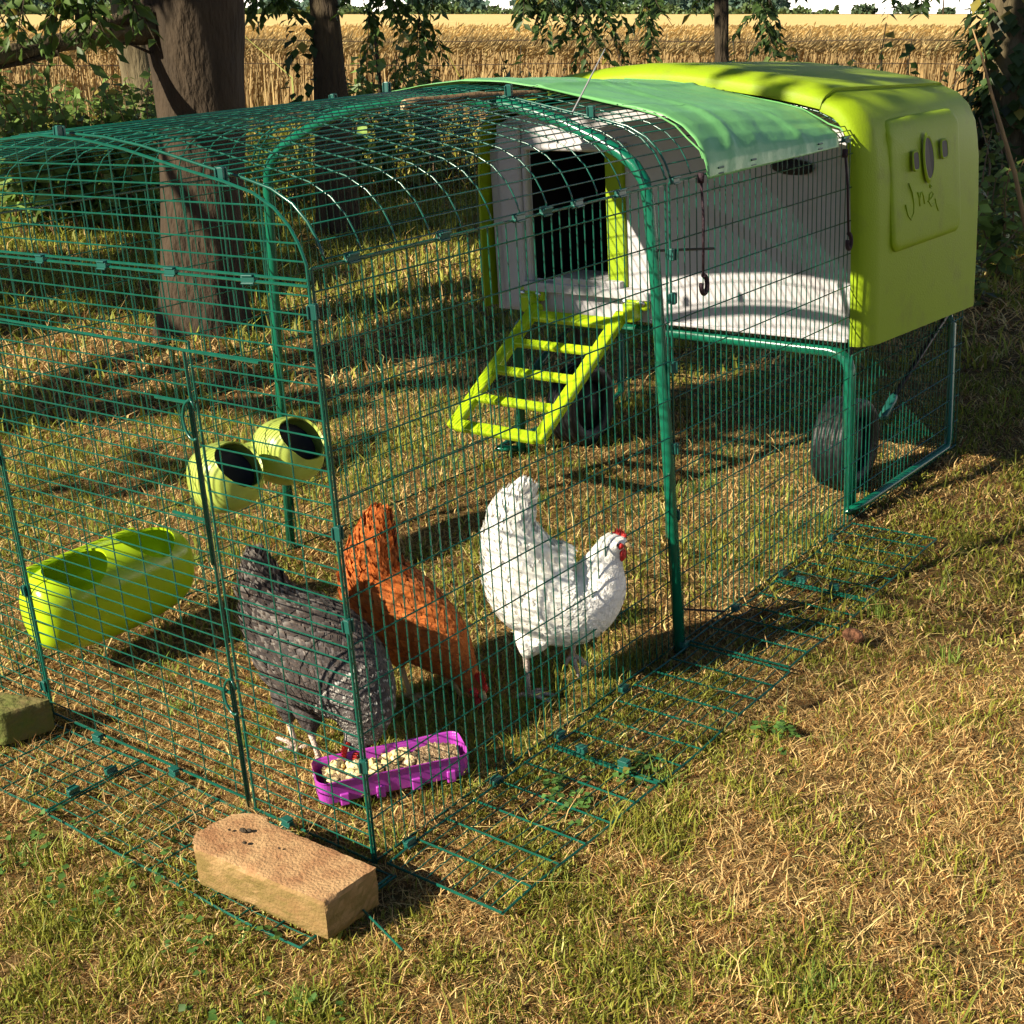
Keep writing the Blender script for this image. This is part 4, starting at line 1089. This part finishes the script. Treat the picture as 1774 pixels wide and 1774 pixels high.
def ivy_on(u, D, v0, v1, r, k, size, base=(.04,.075,.018)):
    out = []; ts = RNG.random(k); a = RNG.random(k)*2*PI
    P = np.array([up_at(u, v0+(v1-v0)*t, D) for t in ts])+np.stack([np.cos(a)*r, np.sin(a)*r, RNG.normal(0,.03,k)], 1)*(1+.5*RNG.random((k,1)))
    Dv = np.stack([np.cos(a)*.5, np.sin(a)*.5, -np.ones(k)*.6+RNG.normal(0,.4,k)], 1)
    out.append(leaf_soup(P, Dv, np.stack([np.cos(a), np.sin(a), np.full(k,.3)], 1), size*(.6+.8*RNG.random(k)), leafcol(k, base, .25, .05), asp=.85)); return out
simple_tree('tree', [((560,420),(562,0),.085,.075),((520,420),(556,20),.05,.042)],
    [((600,-60),(640,30),40,.25,0),((640,-60),(700,40),60,.30,0),((700,-60),(730,45),60,.30,.2),((760,-60),(745,40),30,.25,.2),((500,-40),(440,5),40,.2,0),((530,-50),(470,8),34,.2,0),((690,-60),(660,10),40,.2,0)],
    [(560,8.2,3.2,1.0,700),(700,8.6,3.6,1.1,800),(850,8.4,3.4,1.0,600)], 'twin stemmed dark tree right of the thick brown trunk', BARKD, 7.6, .052, seed=22,
    ivy=ivy_on(522,7.6,20,190,.05,60,.06))
simple_tree('tree', [((1250,330),(1250,0),.048,.044)],
    [((950,-60),(960,30),60,.30,0),((1000,-60),(1000,45),80,.34,0),((1060,-60),(1040,40),70,.34,.1),((1120,-60),(1120,40),50,.32,.1),((1090,-50),(1165,45),40,.28,0),((900,-40),(920,20),40,.25,0),((1230,-40),(1210,5),14,.15,0),((1300,-60),(1320,40),50,.28,0),((1330,-40),(1335,60),40,.25,0),((1370,-40),(1390,-5),16,.12,0),((1500,-50),(1540,-4),14,.14,.2),((1590,-40),(1600,5),16,.14,.2),((1700,-40),(1705,-2),12,.12,.2)],
    [(1050,9.2,3.4,1.1,900),(1250,9.5,3.8,1.2,900),(1450,9.4,3.4,1.0,600)], 'slim straight dark trunk rising behind the lime hen house roof', BARKD, 9.4, .060, base=(.06,.11,.028), seed=23)
simple_tree('tree', [((1775,400),(1768,0),.20,.17)], [((1700,-50),(1735,15),26,.2,0)], [(1780,8.2,3.4,1.1,700),(1600,9,3.6,1.0,400)], 'ivy covered trunk at the right edge of the picture', BARK2, 8.2, .05, seed=24,
    ivy=ivy_on(1768,8.2,-20,390,.20,900,.070)+ivy_on(1745,8.1,150,330,.12,260,.070,(.06,.10,.02)))
# unseen tree left of the camera, leaf clumps placed to shade lawn and coop
shade_tree = empty('tree', (-4.4,-2.6,0), 0, 'unseen tree left of the lawn, crown clumps placed to dapple the grass', 'tree')
blobs = []
def shade(gx, gy, rr, h, k, gzv=0.0):
    t = h/(-SUND.z); blobs.append((gx-SUND.x*t, gy-SUND.y*t, gzv+h, rr, rr*1.1, rr*.45, k))
def pix(x, y):
    q = RC@(np.array([x, y, float(gz(x, y))])-CAM); return 887+F*q[0]/q[2], 887+F*q[1]/q[2]
random.seed(31)
for (gx, gy, rr, h, k) in [(-2.4,1.9,.16,2.5,60),(-1.45,1.35,.16,2.4,50),(-1.75,1.05,.2,2.4,50),(-1.9,1.7,.2,2.4,90),(-2.7,1.2,.2,2.5,60),(-1.35,2.3,.22,2.5,200)]:
    shade(gx, gy, rr, h, k)
for a_ in np.arange(-8.2, 1.6, .42):
    for b_ in np.arange(1.9, 7.6, .42):
        gx, gy = a_+random.uniform(-.15,.15), b_+random.uniform(-.15,.15)
        u_, v_ = pix(gx, gy)
        if not (-150 < u_ < 2000) or v_ < 235 or v_ > 740: continue
        top = (gx-.59, gy-1.44)
        if -1.12 < top[0] < .16 and .6 < top[1] < 1.75: continue
        if abs((gx+3.1)-.39*(gy-2.26)) < .42 and 2.0 < gy < 4.4: continue
        keep = .97
        if u_ < 260: keep = .10 if v_ < 420 else .35
        if v_ > 600 and u_ < 900: keep = .22
        if 590 < u_ < 860 and 400 < v_ < 500: keep = .12
        if gx < -5.2: keep = .12
        if random.random() > keep: continue
        shade(gx, gy, .27, 2.5+.09*gy, 420)
for gx, gy, k in [(-.5,3.7,260),(-.15,3.85,260),(-.85,3.55,220),(-.9,4.0,220),(-.05,3.35,70),(.25,3.4,80),(-.3,3.2,50),(.45,3.15,50)]: shade(gx, gy, .27, 2.8, k)
shade(-.86, 1.55, .13, 2.2, 110, .55)
V, T, c = join_soup(crown_soup(blobs, .11, ASH)); o = tris_mesh('crown', V, T, c, LEAF, shade_tree); o.matrix_parent_inverse = Matrix.Translation(-shade_tree.location)
tb(trunk_mesh([(-4.4,-2.6,-.1),(-4.3,-2.5,1.2),(-4.0,-2.3,2.3),(-3.6,-1.6,3.0)], [.18,.14,.11,.04], 16, 9), 'trunk', BARK2, shade_tree, smooth=True)
for i, e in enumerate([(-2.9,-1.6,2.6),(-4.4,-.6,2.8),(-2.0,-.6,2.8),(-5.2,-1.0,2.8)]):
    tb(trunk_mesh([(-4.05,-2.3,2.2), ((-4.05+e[0])/2,(-2.3+e[1])/2,2.55), e], [.07,.045,.02], 10, 30+i), 'limb', BARK2, shade_tree, smooth=True)

# ---------------------------------------------------------------- field fence
def fence_post(u, D, vt, r, label):
    a = V3(at(u, D)); t_ = V3(up_at(u-2, vt, D)); m = MB(); m.tube([a-Vector((0,0,.2)), a.lerp(t_,.5), t_], [r,r,r*.9], 8)
    return tag(m.build('fence_stake', BARKD, None, smooth=True), label, 'fence stake', 'stakes of the field fence')
fence_post(648, 9.6, 20, .014, 'thin dark stake left of the green overhanging leaves')
for (v, lab) in ((71, 'upper rusty wire strand of the field fence'), (112, 'lower rusty wire strand of the field fence')):
    m = MB(); pts = [up_at(u, v+2*math.sin(u/90), 12.2) for u in range(-400, 2300, 60)]; m.tube(pts, .0035, 5)
    tag(m.build('fence_wire', WIREF, None), lab, 'fence wire', 'wire strands of the field fence')
# ---------------------------------------------------------------- wheat field
def wheat():
    L = []; S_V = []; n = 0
    def rows(n, d0, d1, hfac=1.0):
        x, y = fan(n, d0, d1, .50); z = gz(x, y); h = .77*(1+RNG.normal(0,.035,n)); 
        a = RNG.random(n)*2*PI; ln = RNG.normal(.10,.06,n)*h; wind = np.stack([np.full(n,.75)+RNG.normal(0,.35,n), np.full(n,.4)+RNG.normal(0,.35,n)], 1)
        B = np.stack([x,y,z], 1); Tp = B.copy(); Tp[:,2] += h; Tp[:,:2] += wind*ln[:,None]
        Md = B*.5+Tp*.5; Md[:,:2] -= wind*ln[:,None]*.25
        wd = .0045+.002*RNG.random(n); wd = wd*np.hypot(x-CAM[0], y-CAM[1])/14
        sd = np.stack([np.full(n,rgt[0]), np.full(n,rgt[1]), np.zeros(n)], 1)*wd[:,None]
        V = np.stack([B-sd, B+sd, Md-sd, Md+sd, Tp-sd*.6, Tp+sd*.6], 1)
        # ear
        ed = np.concatenate([wind, np.full((n,1), 1.1)-RNG.random((n,1))*.9], 1); ed /= np.linalg.norm(ed, axis=1)[:,None]
        el = (.09+.05*RNG.random(n))[:,None]; pr = np.cross(ed, np.array([0,1,.2])); pr /= np.linalg.norm(pr, axis=1)[:,None]
        es = pr*wd[:,None]*2.2; e2 = np.cross(ed, pr)*wd[:,None]*2.2
        E1 = Tp+ed*el*.35
        V = np.concatenate([V, np.stack([Tp, E1+es, Tp+ed*el, E1-es, E1+e2, E1-e2], 1)], 1).reshape(-1,3)
        i = (np.arange(n)*12)[:,None]
        T = np.concatenate([i+np.array([[a_,b_,c_]]) for a_,b_,c_ in ((0,1,3),(0,3,2),(2,3,5),(2,5,4),(6,7,8),(6,8,9),(6,10,8),(6,8,11))])
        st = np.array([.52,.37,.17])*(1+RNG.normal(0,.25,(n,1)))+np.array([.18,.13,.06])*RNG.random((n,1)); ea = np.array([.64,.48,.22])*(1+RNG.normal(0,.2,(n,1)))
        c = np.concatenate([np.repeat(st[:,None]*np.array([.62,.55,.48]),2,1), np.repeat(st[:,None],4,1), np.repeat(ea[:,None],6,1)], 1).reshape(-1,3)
        return V, T, np.clip(c, .01, .85)
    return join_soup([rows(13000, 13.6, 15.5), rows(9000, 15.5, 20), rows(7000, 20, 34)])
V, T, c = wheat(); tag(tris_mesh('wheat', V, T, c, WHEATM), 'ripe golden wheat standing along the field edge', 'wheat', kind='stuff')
# the mass of the field further in, seen as its top
rs = np.concatenate([np.linspace(16, 60, 90), np.geomspace(61, 330, 60)]); az = np.linspace(-.75, .75, 160); V = []
for r in rs:
    x = CAM[0]+np.sin(AZ+az)*r; y = CAM[1]+np.cos(AZ+az)*r
    V.append(np.stack([x, y, gz(x, y)+.78+.03*(RNG.random(len(az))-.5)], 1))
V = np.concatenate(V); idx = np.arange(len(V)).reshape(len(rs), len(az)); a, b, c_, d = idx[:-1,:-1], idx[:-1,1:], idx[1:,1:], idx[1:,:-1]
T = np.concatenate([np.stack([a,b,c_],-1).reshape(-1,3), np.stack([a,c_,d],-1).reshape(-1,3)])
fm = mat('wheat_top', (.74,.54,.22), .9, .1, noise=(1.2, (.64,.46,.18), .4, .7), bump=(8, 1))
tag(tris_mesh('wheat_field', V, T, None, fm), 'golden wheat field stretching to the distant wood', 'wheat field', kind='stuff')
# ---------------------------------------------------------------- far wood and hedges
def mass(name, us, D, htop, dens, size, base, label, kind='stuff', cat='wood', depth=20, soil=0):
    L = []
    for (u0, u1, h) in us:
        n = int(dens*abs(u1-u0)/100); u = u0+(u1-u0)*RNG.random(n); hh = h*(.75+.35*np.sin(u/17.)*np.sin(u/41.+1)+.1*np.sin(u/5.)); hh = np.maximum(hh, h*.35)
        P = np.array([at(a, D+depth*RNG.random()) for a in u]); P[:,2] += soil+hh*RNG.random(n)**.8
        L.append(leaf_soup(P, runit(n), runit(n, .8), size*(.6+.8*RNG.random(n)), leafcol(n, base, .3, .0), asp=.9))
    V, T, c = join_soup(L); return tag(tris_mesh(name, V, T, c, LEAF), label, cat, kind=kind)
mass('far_wood', [(-500,300,10),(300,410,9),(455,600,8),(705,840,9),(890,1365,11)], 330, 0, 1300, 1.5, (.10,.17,.12), 'distant green wood on the horizon behind the wheat, tinted bluish for haze', depth=40, soil=-1)  # distance haze put into the muted bluish leaf colour
mass('far_hedge', [(-500,1450,3.2)], 318, 0, 700, 1.0, (.10,.15,.05), 'low green hedge line at the far side of the wheat field', cat='hedge', depth=8, soil=-.5)
def far_tree(u, w_, h, label):
    P = at(u, 300); k = 420; r = runit(k)*RNG.random((k,1))**.4; Q = r*np.array([[w_,w_,h*.5]])+P+np.array([[0,0,h*.5+.2]])
    V, T, c = leaf_soup(Q, runit(k), runit(k,.8), .8*(.6+.8*RNG.random(k)), leafcol(k, (.075,.12,.06), .25, 0), asp=.9)
    root = empty('far_tree', tuple(P), 0, label, 'tree', 'round trees on the horizon')
    o = tris_mesh('crown', V, T, c, LEAF, root); o.matrix_parent_inverse = Matrix.Translation(-root.location)
    m = MB(); m.tube([tuple(P-np.array([0,0,.5])), tuple(P+np.array([0,0,h*.6]))], [.25,.12], 6); tb(m, 'trunk', BARKD, root)
far_tree(1498, 2.6, 2.5, 'small round tree on the horizon left of the larger horizon clump')
far_tree(1578, 3.6, 2.6, 'wide round tree clump on the horizon behind the climbing leaves')
far_tree(1640, 1.6, 1.6, 'tiny bush on the horizon at the foot of the thin pole')
far_tree(1707, 1.6, 1.8, 'small bush on the horizon between the pole and the ivy trunk')
far_tree(1738, 1.8, 1.9, 'bush on the horizon touching the ivy trunk')
P = V3(at(1634, 290)); m = MB(); m.tube([P-Vector((0,0,1)), P+Vector((0,0,9))], .16, 8); o = m.build('utility_pole', BARKD, None)
m = MB(); m.quadbox((-.9,-.06,8.2),(.9,.06,8.35)); q = m.build('crossarm', BARKD, o); q.location = P
tag(o, 'thin utility pole on the horizon above the wheat', 'pole')

m = MB(); CL = mat('sky_wall_white', (.95,.95,.95), 1, 0)
def sky_wall():  # added white wall turned to the sun so the low sky looks white
    rows = []; nu, nv = 260, 22; hx, hy = SUND.x, SUND.y; q = math.hypot(hx, hy); hx /= q; hy /= q
    c0_ = CAM[:2]+np.array([math.sin(AZ), math.cos(AZ)])*5000
    for j in range(nv+1):
        v = j/nv; row = []
        for i in range(nu+1):
            t = (i/nu-.5)*44000; D = 30*math.sin(i*.31+2*math.sin(j*.4))*math.sin(j*.55+i*.07)+10*math.sin(i*.83+j*.9)
            top = 285+30*math.sin(i*.21)+15*math.sin(i*.57+1)
            row.append((c0_[0]+hy*t+hx*D, c0_[1]-hx*t+hy*D, -900+(top+900)*v))
        rows.append(row)
    return rows
m.grid(sky_wall()); tag(m.build('white_sky_wall', CL, None, smooth=True), 'added white sunlit wall that whitens the sky low over the horizon', 'white_sky_wall', kind='structure')

# ---------------------------------------------------------------- verge plants, each its own thing
def weed(kind, h, seed):
    """upright leafy weed: stems and leaf pairs"""
    random.seed(seed); m = MB(); pts = []; drs = []; szs = []
    for s_ in range({'nettle':5, 'vine':2, 'bush':9}[kind]):
        b = Vector((random.gauss(0,.07), random.gauss(0,.07), 0)); tip = b+Vector((random.gauss(0,.10)*h, random.gauss(0,.10)*h, h*random.uniform(.7,1.05)))
        if kind == 'bush': tip = b+Vector((random.gauss(0,.35)*h, random.gauss(0,.35)*h, h*random.uniform(.5,1)))
        P = [b.lerp(tip,t/6)+Vector((.02*math.sin(t+seed),.02*math.cos(t*1.3+seed),0)) for t in range(7)]
        m.tube(P, [.006-.0006*t for t in range(7)], 5)
        nl = {'nettle':16,'vine':14,'bush':14}[kind]
        for k in range(nl):
            t = .18+.82*k/nl; p = b.lerp(tip,t); a = random.random()*2*PI
            for sg in ((0, PI) if kind == 'nettle' else (0,)):
                pts.append(p); drs.append((math.cos(a+sg), math.sin(a+sg), random.uniform(-.7,.1))); szs.append((.095 if kind != 'bush' else .075)*(1.15-.5*t))
    k = len(pts); base = {'nettle':(.16,.25,.055),'vine':(.045,.09,.02),'bush':(.12,.17,.04)}[kind]
    V, T, c = leaf_soup(np.array(pts), np.array(drs), runit(k,1.5), np.array(szs)*(.7+.6*RNG.random(k)), leafcol(k, base, .3, .06), asp=.7)
    root = empty('weed', (0,0,0)); m.build('stem', mat('stem_'+kind, {'nettle':(.16,.10,.04),'vine':(.05,.04,.02),'bush':(.14,.09,.05)}[kind], .8), root)
    tris_mesh('leaves', V, T, c, LEAF, root); return root
protos = {}
WV = []
# (pixel column, distance, height, kind, label)
for i in range(27):
    u = -40+i*11+random.uniform(-5,5); D_ = random.uniform(7.8,10.5)
    WV.append((u, D_, random.uniform(.62,.92), 'nettle', None))
spec = [(592,9.0,.50,'nettle','low green weed between the twin stemmed tree and the stake'),(628,9.2,.66,'nettle','green weed just left of the thin stake'),(668,9.6,.6,'nettle','green weed just right of the thin stake'),
 (705,10.4,.85,'vine','slender dark climber hanging against the wheat right of the stake'),(720,9.0,.42,'bush','low bush right of the stake in front of the wheat'),(775,9.4,.36,'bush','small weed above the peak of the wire roof'),
 (845,9.2,.44,'bush','round green bush behind the brown stick'),(905,9.4,.95,'vine','tall single weed with big dark leaves left of the hen house roof'),(885,9.0,.40,'bush','low bush at the foot of the tall single weed'),
 (1040,9.8,.80,'vine','thin dark climber above the green shade sheet'),(1110,9.6,.55,'bush','bramble tangle left of the slim dark trunk'),(1145,9.8,.80,'vine','dark leafy climber in the brambles left of the slim trunk'),(1190,9.8,.62,'bush','brown bramble beside the slim dark trunk'),
 (1310,9.6,.98,'vine','hanging dark climber just right of the slim trunk'),(1335,9.6,.80,'vine','second dark climber right of the slim trunk'),(1395,9.6,.55,'nettle','small nettle above the middle of the lime roof'),(1428,9.6,.50,'nettle','small leafy nettle right of the middle of the lime roof'),
 (1545,9.2,.74,'vine','dark leafy plant low against the wheat above the hen house'),(1530,9.2,.60,'bush','dark leafy bush above the rear of the hen house'),(1578,9.2,.92,'vine','tall dark climber reaching the horizon right of the leafy bush'),
 (1700,7.2,.62,'nettle','green nettle right of the hen house back'),(1725,6.6,.70,'bush','leafy bush between hen house and ivy trunk'),(1745,5.8,.55,'nettle','nettle at the right edge below the ivy trunk'),(1705,6.0,.45,'bush','low bush right of the hen house'),(1762,6.6,.75,'bush','leafy bush right against the ivy trunk'),(1720,5.3,.30,'bush','low straggly bush on the dark ground right of the hen house'),
 (470,9.0,.55,'nettle','green weed between thick trunk and twin stemmed tree'),(445,9.6,.45,'bush','low weed just right of the thick brown trunk'),(490,8.6,.42,'bush','low weed at the foot of the twin stemmed tree')]
WV += spec
for i, (u, D_, h, kind, lab) in enumerate(WV):
    if 580 < u < 1600 and h < .75: h = .55*h+.68
    key = (kind, i % 3)
    if key not in protos: protos[key] = weed(kind, .8, 100+i); o = protos[key]
    else: o = copy_tree(protos[key])
    p = at(u, D_); o.location = (p[0], p[1], p[2]-.02); s_ = h/.8; o.scale = (max(s_,.8),)*2+(s_,); o.rotation_euler = (0,0,random.random()*6.28)
    if lab: tag(o, lab, 'weed', 'weeds along the field fence')
    else: tag(o, 'upright green weed in the bank left of the thick trunk', 'weed', 'weeds in the bank left of the thick trunk')
# tall dry stalk by the ivy trunk
m = MB(); pts = [V3(up_at(u, v, 5.2)) for u, v in ((1792,470),(1758,300),(1720,170),(1700,95),(1685,50))]; m.tube(pts, [.009,.008,.006,.004,.002], 7)
tag(m.build('dry_stalk', mat('dry_stalk', (.30,.19,.08), .8), None, smooth=True), 'long bare pale stalk leaning left in front of the ivy trunk', 'dry stalk')
print('tris', sum(len(o.data.polygons) for o in bpy.data.objects if o.type == 'MESH'))
